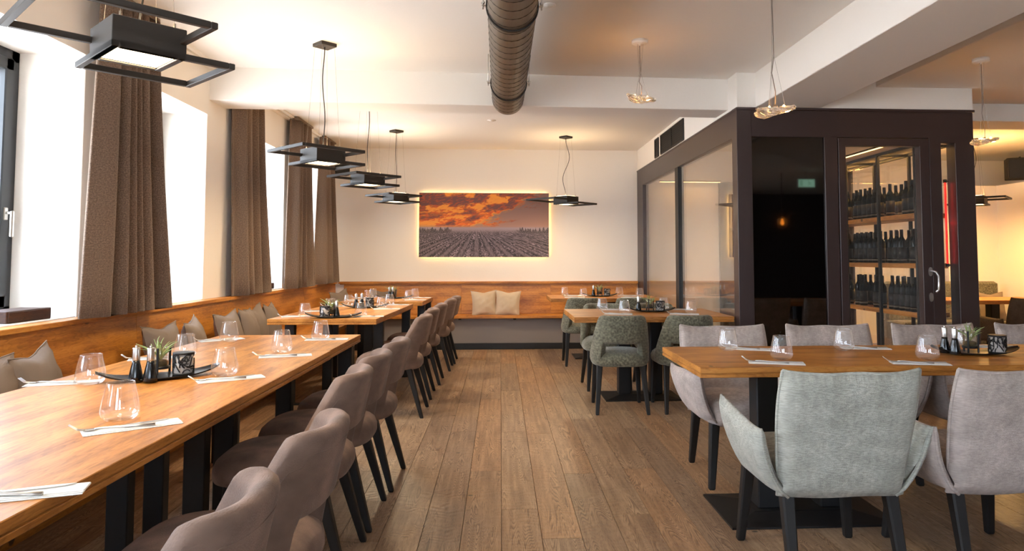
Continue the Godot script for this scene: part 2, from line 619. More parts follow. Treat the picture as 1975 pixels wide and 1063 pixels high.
func plank(x0: float, d: float, w: float, len: float, off: Vector2, flip: float) -> ArrayMesh:
	# board with eased long edges; u runs along the grain
	var b := Build.new()
	var e := 0.0014
	var v := PackedVector3Array()
	var uv := PackedVector2Array()
	for p in [[0.0002, -0.013, 0.0002], [e, 0.0, e], [w - e, 0.0, e], [w - 0.0002, -0.013, 0.0002], [w - 0.0002, -0.013, len - 0.0002], [w - e, 0.0, len - e], [e, 0.0, len - e], [0.0002, -0.013, len - 0.0002]]:
		v.append(P(x0 + p[0], p[1], d + p[2]))
		uv.append(Vector2(off.x + flip * p[2] / 2.4, off.y + p[0] / 0.95))
	b.add(v, PackedInt32Array([1, 2, 5, 1, 5, 6, 0, 1, 6, 0, 6, 7, 2, 3, 4, 2, 4, 5, 0, 3, 2, 0, 2, 1, 6, 5, 4, 6, 4, 7, 0, 7, 4, 0, 4, 3]), false, uv)
	return b.mesh()


func window(k: int, d0: float, d1: float) -> void:
	var o := struct("window_%d" % k)
	var y0 := 0.926
	var y1 := 2.42
	var xo := -2.745
	var b := Build.new()
	for q in [[d0, d0 + 0.065], [d1 - 0.065, d1]]:
		b.span(P(xo, y0, q[0]), P(xo - 0.07, y1, q[1]), 0.004)
	for q in [[y0, y0 + 0.06], [y1 - 0.065, y1]]:
		b.span(P(xo, q[0], d0), P(xo - 0.07, q[1], d1), 0.004)
	obj("window_frame", b, M.frame_grey, o)
	b = Build.new()
	for q in [[d0 + 0.055, d0 + 0.125], [d1 - 0.125, d1 - 0.055]]:
		b.span(P(xo + 0.014, y0 + 0.05, q[0]), P(xo - 0.05, y1 - 0.055, q[1]), 0.006)
	for q in [[y0 + 0.05, y0 + 0.12], [y1 - 0.125, y1 - 0.055]]:
		b.span(P(xo + 0.014, q[0], d0 + 0.06), P(xo - 0.05, q[1], d1 - 0.06), 0.006)
	obj("sash", b, M.frame_grey, o)
	b = Build.new()
	b.span(P(xo - 0.015, y0 + 0.11, d0 + 0.12), P(xo - 0.021, y1 - 0.115, d1 - 0.12), 0.0)
	obj("pane", b, M.pane, o)
	b = Build.new()
	b.span(P(xo + 0.010, 1.46, d1 - 0.105), P(xo + 0.022, 1.53, d1 - 0.075), 0.003)
	b.tube([P(xo + 0.018, 1.50, d1 - 0.09), P(xo + 0.055, 1.50, d1 - 0.09)], 0.008)
	b.span(P(xo + 0.045, 1.365, d1 - 0.101), P(xo + 0.062, 1.512, d1 - 0.079), 0.006)
	obj("handle", b, M.steel, o)


const ORDINAL := ["first", "second", "third", "fourth", "fifth", "sixth", "seventh", "eighth", "ninth", "tenth", "eleventh", "twelfth", "thirteenth", "fourteenth", "fifteenth", "sixteenth", "seventeenth", "eighteenth", "nineteenth", "twentieth", "twenty-first", "twenty-second", "twenty-third", "twenty-fourth", "twenty-fifth", "twenty-sixth", "twenty-seventh", "twenty-eighth", "twenty-ninth", "thirtieth"]


func build_wine_room() -> void:
	var o := thing("wine_room", "dark framed walk-in glass wine room with lit bottle shelves inside", "wine room", P(3.02, 0, 7.8))
	var here := func(x: float, y: float, d: float) -> Vector3: return P(x, y, d) - o.position
	var bar := func(b: Build, x0: float, x1: float, y0: float, y1: float, d0: float, d1: float, ch := 0.003) -> void: b.span(here.call(x0, y0, d0), here.call(x1, y1, d1), ch)
	# side facing the dining room
	var b := Build.new()
	bar.call(b, 1.99, 2.07, 2.276, 2.515, 5.69, 9.93)
	bar.call(b, 1.985, 2.075, 2.503, 2.522, 5.655, 9.93)
	bar.call(b, 1.99, 2.07, 0.0, 0.10, 5.72, 9.93)
	bar.call(b, 1.99, 2.07, 0.09, 2.29, 9.53, 9.93)
	obj("side_frame", b, M.cabinet, o)
	b = Build.new()
	bar.call(b, 1.992, 2.06, 0.09, 2.28, 7.625, 7.76)
	obj("mullion", b, M.iron, o)
	for q in [[5.77, 7.63], [7.755, 9.54]]:
		b = Build.new()
		bar.call(b, 2.015, 2.039, 0.09, 2.285, q[0], q[1], 0.0)
		obj("pane", b, M.pane, o)
	# front
	b = Build.new()
	bar.call(b, 1.985, 2.113, 0.0, 2.515, 5.655, 5.78)
	bar.call(b, 2.105, 4.06, 2.276, 2.515, 5.66, 5.76)
	bar.call(b, 1.98, 4.07, 2.500, 2.522, 5.645, 5.77)
	bar.call(b, 2.742, 2.856, 0.0, 2.285, 5.66, 5.76)
	bar.call(b, 3.662, 3.767, 0.0, 2.285, 5.66, 5.76)
	bar.call(b, 3.892, 4.062, 0.0, 2.285, 5.66, 5.78)
	bar.call(b, 3.76, 3.90, 0.0, 0.12, 5.66, 5.76)
	bar.call(b, 2.105, 2.75, 0.0, 0.12, 5.66, 5.76)
	bar.call(b, 3.76, 3.90, 2.235, 2.285, 5.66, 5.76)
	obj("front_frame", b, M.cabinet, o)
	b = Build.new()
	bar.call(b, 2.10, 2.75, 0.11, 2.28, 5.678, 5.70, 0.0)
	obj("black_pane", b, M.black_glass, o).set_meta("label", "mirror-black glass panel left of the door")
	b = Build.new()
	bar.call(b, 3.76, 3.90, 0.11, 2.245, 5.69, 5.71, 0.0)
	obj("pane", b, M.clear_pane, o)
	var dr := Node3D.new()
	dr.name = "door"
	o.add_child(dr)
	b = Build.new()
	bar.call(b, 2.861, 2.925, 0.01, 2.270, 5.655, 5.73)
	bar.call(b, 3.574, 3.657, 0.01, 2.270, 5.655, 5.73)
	bar.call(b, 2.915, 3.58, 2.205, 2.270, 5.655, 5.73)
	bar.call(b, 2.915, 3.58, 0.01, 0.14, 5.655, 5.73)
	obj("door_frame", b, M.cabinet, dr)
	b = Build.new()
	bar.call(b, 2.92, 3.58, 0.13, 2.21, 5.69, 5.712, 0.0)
	obj("pane", b, M.clear_pane, dr)
	b = Build.new()
	b.lathe([Vector2(0.001, 0), Vector2(0.024, 0), Vector2(0.026, 0.004), Vector2(0.024, 0.008), Vector2(0.001, 0.008)])
	var plate := b.mesh()
	b = Build.new()
	for y in [1.135, 0.945]:
		var pts := []
		for a in 17:
			pts.append(Vector2(cos(TAU * a / 16.0) * 0.017, sin(TAU * a / 16.0) * 0.030 + (0.008 if sin(TAU * a / 16.0) > 0 else -0.008)))
		b.extrude(PackedVector2Array(pts.slice(0, 16)), 0.009, Transform3D(Basis(), here.call(3.635, y - (0.025 if y < 1.0 else 0.0), 5.652)))
	var grip := []
	for q in [[0.0, 1.140, 0.0], [0.0, 1.140, 0.035], [0.012, 1.135, 0.05], [0.032, 1.10, 0.052], [0.034, 1.03, 0.052], [0.030, 0.985, 0.052], [0.010, 0.965, 0.052]]:
		grip.append(here.call(3.635 + q[0], q[1], 5.65 - q[2]))
	b.tube(grip, 0.010, 0.009, 10)
	obj("handle", b, M.steel, dr)
	# side towards the rear right-hand room, roof and rear
	b = Build.new()
	bar.call(b, 4.0, 4.06, 2.276, 2.515, 5.70, 9.93)
	bar.call(b, 4.0, 4.06, 0.0, 0.10, 5.70, 9.93)
	bar.call(b, 4.0, 4.06, 0.09, 2.29, 7.70, 7.78)
	bar.call(b, 4.0, 4.06, 0.09, 2.29, 9.80, 9.93)
	obj("side_frame", b, M.cabinet, o)
	for q in [[5.77, 7.71], [7.77, 9.81]]:
		b = Build.new()
		bar.call(b, 4.02, 4.04, 0.09, 2.285, q[0], q[1], 0.0)
		obj("pane", b, M.pane, o)
	b = Build.new()
	bar.call(b, 2.06, 4.01, 2.36, 2.50, 5.75, 9.93)
	obj("roof_panel", b, M.white_paint, o)

	b = Build.new()
	bar.call(b, 3.19, 4.0, 0.02, 2.36, 9.87, 9.925)
	obj("rear_panel", b, M.cabinet, o)
	# lit strip under the roof
	for q in [[3.75, 5.95, 8.9, 0.0], [2.72, 9.28, 10.18, PI / 2]]:
		var t := thing("strip_light", "thin warm strip light under the wine room roof above the bottle rack" if q[0] > 3.0 else "thin warm strip light along the rear wall seen through the side glass", "strip light", P(q[0], 2.36, (q[1] + q[2]) / 2.0), q[3])
		var len: float = q[2] - q[1]
		b = Build.new()
		b.box(Vector3(0, -0.008, 0), Vector3(0.036, 0.016, len))
		obj("housing", b, M.lamp, t)
		b = Build.new()
		b.box(Vector3(0, -0.0185, 0), Vector3(0.024, 0.006, len - 0.02), 0.002)
		obj("light_strip", b, M.strip, t)
		area(t, Vector3(0, -0.026, 0), Vector3(0, -1, 0), Vector2(len - 0.02, 0.024), Color(1.0, 0.74, 0.36), 1.5 if q[0] > 3.0 else 0.07)

	# shelf rack along the right-hand side
	var rk := thing("wine_rack", "tall black metal rack with oak shelves full of bottles in the wine room", "rack", P(3.79, 0, 7.1))
	var r0 := rk.position
	for d in [5.82, 6.42, 7.04, 7.66, 8.30]:
		for x in [3.632, 3.945]:
			b = Build.new()
			b.span(P(x - 0.014, 0, d - 0.014) - r0, P(x + 0.014, 2.255, d + 0.014) - r0)
			obj("post", b, M.iron, rk)
		b = Build.new()
		for y in [2.24, 0.02]:
			b.span(P(3.64, y - 0.012, d - 0.012) - r0, P(3.94, y + 0.012, d + 0.012) - r0)
		obj("crossbar", b, M.iron, rk)
	for x in [3.632, 3.945]:
		b = Build.new()
		b.span(P(x - 0.012, 2.228, 5.82) - r0, P(x + 0.012, 2.252, 8.30) - r0)
		obj("rail", b, M.iron, rk)
	for y in [1.646, 1.204, 0.771, 0.34]:
		b = Build.new()
		b.box(Vector3(0, y - 0.022, 0), Vector3(2.46, 0.044, 0.30))
		var s := obj("shelf", b, M.bench, rk)
		s.rotation.y = PI / 2
	# bottles: one master, copied along each shelf
	var rng := RandomNumberGenerator.new()
	rng.seed = 9
	var master: Node3D
	var rows := [[1.646, "top"], [1.204, "middle"], [0.771, "lower"]]
	for row in rows:
		for line in 2:
			var d := 5.90 if line == 0 else 5.96
			var count := 0
			while d < 8.2:
				var skip: bool = (row[1] == "top" and d > 6.15 and d < 6.30) or (row[1] == "middle" and (d > 6.0 and d < 6.12)) or (row[1] == "lower" and d > 6.62 and d < 6.80)
				var post := false
				for pd in [6.42, 7.04, 7.66, 8.30]:
					post = post or absf(d - pd) < 0.055
				if not skip and not (post and line == 0) and not (line == 1 and rng.randf() < 0.25):
					var at := P(3.70 if line == 0 else 3.83, row[0] + 0.0002, d + rng.randf_range(-0.004, 0.004))
					count += 1
					var lab: String = "dark wine bottle, %s from the door in the %s row on the %s oak shelf" % [ORDINAL[count - 1], "front" if line == 0 else "rear", row[1]]
					var gr: String = "wine bottles on the %s shelf" % row[1]
					if master == null:
						master = make_bottle(lab, gr, at)
					else:
						dup(master, at, rng.randf() * TAU, lab, gr)
				d += 0.088 if line == 0 else 0.10
	# red light tube behind the narrow pane
	var red := thing("red_light_tube", "thin red glowing tube upright behind the narrow glass beside the wine room door", "light tube", P(3.862, 1.204, 5.765))
	b = Build.new()
	b.tube([Vector3(0, 0.0, 0), Vector3(0, 0.70, 0)], 0.008, 0.008, 10)
	obj("glowing_tube", b, M.red_tube, red)
	b = Build.new()
	b.span(Vector3(-0.012, -0.03, -0.012), Vector3(0.012, 0.0, 0.012))
	b.span(Vector3(-0.012, 0.70, -0.012), Vector3(0.012, 0.73, 0.012))
	b.tube([Vector3(0.01, -0.015, 0), Vector3(0.034, -0.015, 0.0)], 0.006)
	b.tube([Vector3(0.01, 0.715, 0), Vector3(0.034, 0.715, 0.0)], 0.006)
	obj("end_cap", b, M.iron, red)
	omni(red, Vector3(0, 0.35, 0), Color(1, 0.08, 0.06), 0.002, 0.02)

	# louvred air vents in the wall above
	for q in [[7.35, 8.42, "large"], [8.54, 8.74, "small"]]:
		var t := thing("air_vent", "%s dark louvred air vent in the white wall above the wine room" % q[2], "vent", P(1.995, 2.655, (q[0] + q[1]) / 2.0))
		var hl: float = (q[1] - q[0]) / 2.0
		b = Build.new()
		for y in [-0.115, 0.115]:
			b.box(Vector3(-0.006, y, 0), Vector3(0.016, 0.016, hl * 2.0))
		for z in ([-hl, 0.0, hl] if hl > 0.3 else [-hl, hl]):
			b.box(Vector3(-0.006, 0, z), Vector3(0.016, 0.24, 0.018))
		obj("frame", b, M.iron, t)
		b = Build.new()
		b.box(Vector3(-0.0015, 0, 0), Vector3(0.002, 0.22, hl * 2.0 - 0.01), 0.0)
		obj("backing", b, M.cord, t)
		for i in 9:
			b = Build.new()
			b.box(Vector3(-0.006, -0.095 + i * 0.0238, 0), Vector3(0.014, 0.003, hl * 2.0 - 0.01), 0.0002, Basis(Vector3.BACK, 0.6))
			obj("slat", b, M.lamp, t)


func make_bottle(label: String, group: String, at: Vector3) -> Node3D:
	var o := thing("wine_bottle", label, "bottle", at, 0.0, group)
	var b := Build.new()
	b.lathe([Vector2(0.001, 0.0), Vector2(0.034, 0.0), Vector2(0.0375, 0.004), Vector2(0.0375, 0.185), Vector2(0.035, 0.203), Vector2(0.026, 0.222), Vector2(0.017, 0.238), Vector2(0.0145, 0.255), Vector2(0.0142, 0.302), Vector2(0.001, 0.303)], Vector3.ZERO, 14)
	obj("body", b, M.bottle, o)
	b = Build.new()
	b.lathe([Vector2(0.001, 0.244), Vector2(0.0153, 0.244), Vector2(0.0153, 0.306), Vector2(0.014, 0.309), Vector2(0.001, 0.309)], Vector3.ZERO, 12)
	obj("capsule", b, M.foil, o)
	b = Build.new()
	b.lathe([Vector2(0.0370, 0.045), Vector2(0.0381, 0.045), Vector2(0.0381, 0.145), Vector2(0.0370, 0.145)], Vector3.ZERO, 14)
	obj("label", b, M.label, o)
	b = Build.new()
	b.lathe([Vector2(0.0372, 0.020), Vector2(0.0383, 0.020), Vector2(0.0383, 0.036), Vector2(0.0372, 0.036)], Vector3.ZERO, 14)
	obj("band", b, M.pale_label, o)
	return o


# ---------------------------------------------------------------- lights

func area(parent: Node3D, at: Vector3, towards: Vector3, size: Vector2, color: Color, energy: float) -> void:
	var l := AreaLight3D.new()
	l.name = "light"
	l.area_size = size
	l.light_color = color
	l.light_energy = energy
	l.shadow_enabled = true
	l.area_range = 14.0
	parent.add_child(l, true)
	var up := Vector3.UP if absf(towards.y) < 0.9 else Vector3.RIGHT
	l.transform = Transform3D(Basis.looking_at(towards, up), at)


func omni(parent: Node3D, at: Vector3, color: Color, energy: float, size := 0.02) -> void:
	var l := OmniLight3D.new()
	l.name = "light"
	l.light_color = color
	l.light_energy = energy
	l.light_size = size
	l.shadow_enabled = true
	l.omni_range = 14.0
	l.omni_attenuation = 2.0
	parent.add_child(l, true)
	l.position = at


func square_frame(b: Build, cx: float, cz: float, half: float, y: float, w: float, h: float) -> void:
	for s in [-1.0, 1.0]:
		b.box(Vector3(cx + s * (half - w / 2.0), y, cz), Vector3(w, h, half * 2.0), 0.002)
		b.box(Vector3(cx, y, cz + s * (half - w / 2.0)), Vector3(half * 2.0 - w * 2.0, h, w), 0.002)


func frame_lamp(label: String, at: Vector3, turn: float, height: float, sway: float, power := 1.0) -> void:
	# at: bottom of the lamp box; two offset square frames share the box
	var t := thing("frame_lamp", label, "pendant lamp", at, turn, "black frame pendant lamps")
	var b := Build.new()
	var s := 0.115
	var hh := 0.105
	b.box(Vector3(0, hh / 2.0 + 0.006, 0), Vector3(s * 2, hh - 0.012, s * 2), 0.002)
	for k in [-1.0, 1.0]:
		b.box(Vector3(k * (s - 0.012), 0.008, 0), Vector3(0.024, 0.016, s * 2), 0.002)
		b.box(Vector3(0, 0.008, k * (s - 0.012)), Vector3(s * 2 - 0.05, 0.016, 0.024), 0.002)
	obj("lamp_box", b, M.lamp, t)
	b = Build.new()
	b.box(Vector3(0, 0.009, 0), Vector3(s * 2 - 0.05, 0.006, s * 2 - 0.05), 0.001)
	obj("light_panel", b, M.led, t)
	area(t, Vector3(0, 0.004, 0), Vector3(0, -1, 0), Vector2(0.175, 0.175), Color(1.0, 0.89, 0.72) if power < 2.0 else Color(1.0, 0.77, 0.45), 0.95 * power)
	b = Build.new()
	b.box(Vector3(0, hh + 0.002, 0), Vector3(s * 2 - 0.05, 0.006, s * 2 - 0.05), 0.001)
	obj("light_panel", b, M.led, t)
	area(t, Vector3(0, hh + 0.008, 0), Vector3(0, 1, 0), Vector2(0.175, 0.175), Color(1.0, 0.86, 0.66) if power < 2.0 else Color(1.0, 0.77, 0.45), 0.42 * power)
	b = Build.new()
	square_frame(b, 0.2 - s, -0.2 + s, 0.2, 0.011, 0.022, 0.022)
	obj("frame", b, M.lamp, t)
	b = Build.new()
	square_frame(b, -0.24 + s, 0.24 - s, 0.24, 0.062, 0.022, 0.022)
	obj("frame", b, M.lamp, t)
	b = Build.new()
	b.box(Vector3(0, height - 0.0125, 0), Vector3(0.125, 0.025, 0.125), 0.002)
	obj("canopy", b, M.lamp, t)
	b = Build.new()
	for x in [-0.05, 0.05]:
		for z in [-0.05, 0.05]:
			b.tube([Vector3(x * 1.7, hh, z * 1.7), Vector3(x, height - 0.02, z)], 0.0009, 0.0009, 4)
	obj("wire", b, M.wire, t)
	b = Build.new()
	for x in [-0.085, 0.085]:
		for z in [-0.085, 0.085]:
			b.tube([Vector3(x, hh - 0.002, z), Vector3(x * 0.995, hh + 0.022, z * 0.995)], 0.004, 0.004, 6)
	obj("wire_holder", b, M.wire, t)
	b = Build.new()
	var pts := []
	for i in 25:
		var f := i / 24.0
		var a := sin(f * PI) * sin(f * TAU * 1.05) * 0.055 * sway
		pts.append(Vector3(a * 0.7, lerpf(hh, height - 0.02, f), -a * 0.7))
	b.tube(pts, 0.0035, 0.0035, 6)
	obj("cord", b, M.cord, t)


func glass_pendant(label: String, at: Vector3, height: float, spread: float, turn: float, tilt: float, joint: float, power := 1.0) -> void:
	var t := thing("glass_pendant", label, "pendant lamp", at, turn, "wavy glass pendant lamps")
	# a thick wavy dish of clear glass
	var b := Build.new()
	var n := noise(81 + int(turn * 10.0), 9.0, 2)
	var rings := []
	var seg := 40
	for q in [[0.0, 0.011], [0.35, 0.014], [0.7, 0.013], [0.92, 0.012], [1.0, 0.004], [0.98, -0.006], [0.85, -0.012], [0.5, -0.016], [0.0, -0.015]]:
		var r := PackedVector3Array()
		for k in seg:
			var a := TAU * k / seg
			var rad: float = q[0] * (0.100 + 0.012 * sin(a * 3.0 + 0.6) + 0.006 * sin(a * 7.0))
			var x := cos(a) * rad
			var z := sin(a) * rad * 0.72
			var y: float = q[1] + tilt * x + 0.010 * sin(x * 40.0) * cos(z * 30.0) + 0.004 * n.get_noise_2d(x * 8.0, z * 8.0) + 1.5 * x * x
			r.append(Vector3(x, y, z))
		rings.append(r)
	b.loft(rings, true, false)
	obj("glass_dish", b, M.thick_glass, t)
	b = Build.new()
	for k in 9:
		var r2 := PackedVector3Array()
		var pts := []
		for i in 30:
			var a := TAU * i / 30.0
			var rr := 0.020 + 0.0085 * k + 0.006 * sin(a * 4.0 + k)
			var x := cos(a) * rr
			var z := sin(a) * rr * 0.72
			pts.append(Vector3(x, 0.012 - 0.003 * (k % 2) + tilt * x + 0.006 * sin(x * 60.0) + 1.5 * x * x, z))
		b.tube(pts, 0.0035, 0.0035, 6, false)
	obj("glass_ripple", b, M.glass, t)
	var tops := []
	for k in 3:
		var a := TAU * k / 3.0 + 0.4
		tops.append(Vector3(cos(a) * 0.052, 0.024 + tilt * cos(a) * 0.052, sin(a) * 0.034))
	for k in 3:
		b = Build.new()
		b.lathe([Vector2(0.001, -0.007), Vector2(0.0035, -0.006), Vector2(0.0042, 0.0), Vector2(0.0035, 0.005), Vector2(0.001, 0.007)], tops[k], 10)
		obj("bulb", b, M.bulb, t)
		omni(t, tops[k], Color(1.0, 0.70, 0.38), 0.012 * power, 0.008)
	b = Build.new()
	var knot := Vector3(0.0, joint, 0.0)
	for k in 3:
		b.tube([tops[k] + Vector3(0.006, 0.006, 0), knot + tops[k] * Vector3(0.12, 0, 0.12), Vector3(tops[k].x * spread, height - 0.02, tops[k].z * spread)], 0.0009, 0.0009, 4)
	obj("wire", b, M.wire, t)
	b = Build.new()
	b.tube([Vector3(0.01, 0.03, 0.0), Vector3(0.012, 0.10, 0.0), Vector3(-0.008, joint * 0.7, 0), Vector3(0.006, joint, 0), Vector3(0.0, (joint + height) * 0.5, 0), Vector3(0.0, height - 0.02, 0)], 0.0022, 0.0022, 6)
	obj("cord", b, M.pale_cord, t)
	b = Build.new()
	b.lathe([Vector2(0.001, 0.012), Vector2(0.010, 0.012), Vector2(0.011, 0.026), Vector2(0.009, 0.036), Vector2(0.001, 0.036)], Vector3(0.01, 0.0, 0), 12)
	obj("socket", b, M.steel, t)
	b = Build.new()
	b.lathe([Vector2(0.001, height - 0.040), Vector2(0.006, height - 0.040), Vector2(0.007, height - 0.03), Vector2(0.05, height - 0.029), Vector2(0.0575, height - 0.022), Vector2(0.0575, height), Vector2(0.001, height)], Vector3.ZERO, 28)
	obj("canopy", b, M.white_paint, t)


func build_duct() -> void:
	var c := P(0.06, 2.595, 0)
	var d0 := -3.6
	var d1 := 5.79
	var o := thing("ventilation_duct", "round dark spiral ventilation duct hanging under the ceiling along the room", "duct", P(0.06, 2.595, 1.1))
	var b := Build.new()
	var rings := []
	for q in [[d0, 0.133], [d1, 0.133], [d1, 0.126], [d1 - 0.25, 0.126]]:
		var r := PackedVector3Array()
		for k in 48:
			var a := TAU * k / 48.0
			r.append(c + Vector3(cos(a) * q[1], sin(a) * q[1], -q[0]) - o.position)
		rings.append(r)
	b.loft(rings, true, true)
	obj("pipe", b, M.duct, o)
	b = Build.new()
	var pts := []
	var turns := int((d1 - 2.6) / 0.118)
	for i in turns * 24 + 1:
		var a := TAU * i / 24.0
		pts.append(c + Vector3(cos(a) * 0.1325, sin(a) * 0.1325, -(d1 - 0.01 - 0.118 * i / 24.0)) - o.position)
	b.tube(pts, 0.0028, 0.0028, 5)
	obj("spiral_seam", b, M.duct_seam, o)
	b = Build.new()
	for q in [[0.80, 3.15, 3.85, -1.0], [0.45, 4.55, 5.2, 1.0]]:
		var rr := []
		for i in 7:
			var a: float = (PI - 0.45 + 0.03 * i) if q[3] < 0.0 else (0.25 + 0.03 * i - 0.2)
			rr.append([cos(a), sin(a)])
		var strip := []
		for dd in [q[1], q[2]]:
			var loop := PackedVector3Array()
			for p in rr:
				loop.append(c + Vector3(p[0] * 0.139, p[1] * 0.139, -dd) - o.position)
			for i in range(rr.size() - 1, -1, -1):
				loop.append(c + Vector3(rr[i][0] * 0.131, rr[i][1] * 0.131, -dd) - o.position)
			strip.append(loop)
		b.loft(strip, false)
	obj("access_flap", b, M.duct_seam, o)
	# hanging clips with threaded rods
	for d in [3.62, 5.25]:
		var h := thing("duct_hanger", "pipe clip with threaded rods round the duct, %s" % ("nearer of two in view" if d < 4.0 else "by the cross beam"), "hanger", P(0.06, 2.595, d), 0.0, "duct hangers")
		b = Build.new()
		var rings2 := []
		for q in [[-0.012, 0.135], [-0.012, 0.142], [0.012, 0.142], [0.012, 0.135]]:
			var r := PackedVector3Array()
			for k in 40:
				var a := TAU * k / 40.0
				r.append(Vector3(cos(a) * q[1], sin(a) * q[1], q[0]))
			rings2.append(r)
		b.loft(rings2, false, false, true, true)
		obj("clip", b, M.duct_seam, h)
		for s in [-1.0, 1.0]:
			b = Build.new()
			b.tube([Vector3(s * 0.157, -0.02, 0), Vector3(s * 0.157, 0.225, 0)], 0.004, 0.004, 6)
			b.lathe([Vector2(0.001, -0.006), Vector2(0.010, -0.006), Vector2(0.010, 0.006), Vector2(0.001, 0.006)], Vector3(s * 0.157, 0.015, 0), 6, false)
			b.box(Vector3(s * 0.150, 0.0, 0), Vector3(0.028, 0.004, 0.022))
			obj("threaded_rod", b, M.steel, h)


func curtain(label: String, d0: float, d1: float, t0: float, t1: float, top: float, folds: int, sd: int, x := -2.30) -> void:
	var o := thing("curtain", label, "curtain", P(x, 0.93, (d0 + d1) / 2.0), 0.0, "brown velvet window curtains")
	var mid := (d0 + d1) / 2.0
	var rng := RandomNumberGenerator.new()
	rng.seed = sd
	var ph := []
	for i in 4:
		ph.append(rng.randf() * TAU)
	var rings := []
	var n := 120
	for r in 15:
		var f := r / 14.0
		var y := lerpf(-0.006, top - 0.93, f)
		var e := pow(1.0 - f, 1.5)
		var a := lerpf(t0, d0, e)
		var c := lerpf(t1, d1, e)
		var front := PackedVector3Array()
		var back := PackedVector3Array()
		for i in n + 1:
			var u := float(i) / n
			var wu := u + 0.035 * sin(u * TAU * 1.5 + ph[0]) + 0.02 * sin(u * TAU * 2.5 + ph[1])
			var w := sin(-0.9 + TAU * folds * pow(clampf(wu, 0.0, 1.1), 1.35) + 0.5 * sin(f * 2.2 + ph[2]))
			var deep := lerpf(0.044, 0.070, 1.0 - f) * (0.8 + 0.25 * sin(u * 9.0 + ph[3]))
			var fx := deep * (signf(w) * pow(absf(w), 0.9)) + 0.035 * e
			var p := Vector3(0.03 + fx, y, -(lerpf(a, c, u) - mid))
			front.append(p)
			back.append(p - Vector3(0.012, 0, 0))
		back.reverse()
		front.append_array(back)
		rings.append(front)
	var b := Build.new()
	b.loft(rings, true, true)
	obj("cloth", b, M.curtain, o)
	b = Build.new()
	b.span(Vector3(-0.005, top - 0.93, t0 - mid) * Vector3(1, 1, -1), Vector3(0.07, top - 0.905, t1 - mid) * Vector3(1, 1, -1), 0.004)
	obj("heading_tape", b, M.curtain, o)


func build_picture() -> void:
	var t := thing("backlit_picture", "wide backlit vineyard sunset print glowing on the rear wall", "picture", P(-0.23, 1.723, 9.93))
	var w := 1.85
	var h := 0.918
	var b := Build.new()
	b.box(Vector3(0, 0, 0.045), Vector3(w, h, 0.03), 0.002)
	obj("panel", b, mat(Color(0.16, 0.12, 0.11), 0.6), t)
	var q := QuadMesh.new()
	q.size = Vector2(w, h)
	var pm := mat(Color(1, 1, 1), 0.55)
	pm.albedo_texture = vineyard_print()
	var pr := obj("print", q, pm, t)
	pr.position = Vector3(0, 0, 0.0608)
	b = Build.new()
	for s in [-1.0, 1.0]:
		b.box(Vector3(0, s * (h / 2 - 0.03), 0.016), Vector3(w - 0.06, 0.012, 0.028), 0.001)
		b.box(Vector3(s * (w / 2 - 0.03), 0, 0.016), Vector3(0.012, h - 0.08, 0.028), 0.001)
	obj("light_strip", b, M.strip, t)
	for s in [-1.0, 1.0]:
		area(t, Vector3(0, s * (h / 2 - 0.022), 0.018), Vector3(0, s, -0.35).normalized(), Vector2(0.02, w - 0.06), Color(1.0, 0.80, 0.50), 0.10)
		area(t, Vector3(s * (w / 2 - 0.022), 0, 0.018), Vector3(s, 0, -0.35).normalized(), Vector2(0.02, h - 0.06), Color(1.0, 0.80, 0.50), 0.05)


# ---------------------------------------------------------------- furniture

func superring(a: float, c: float, y: float, p := 3.0, n := 36, z0 := 0.0) -> PackedVector3Array:
	var r := PackedVector3Array()
	for k in n:
		var t := TAU * k / n
		var s := sin(t)
		var q := cos(t)
		r.append(Vector3(a * signf(q) * pow(absf(q), 2.0 / p), y, z0 + c * signf(s) * pow(absf(s), 2.0 / p)))
	return r


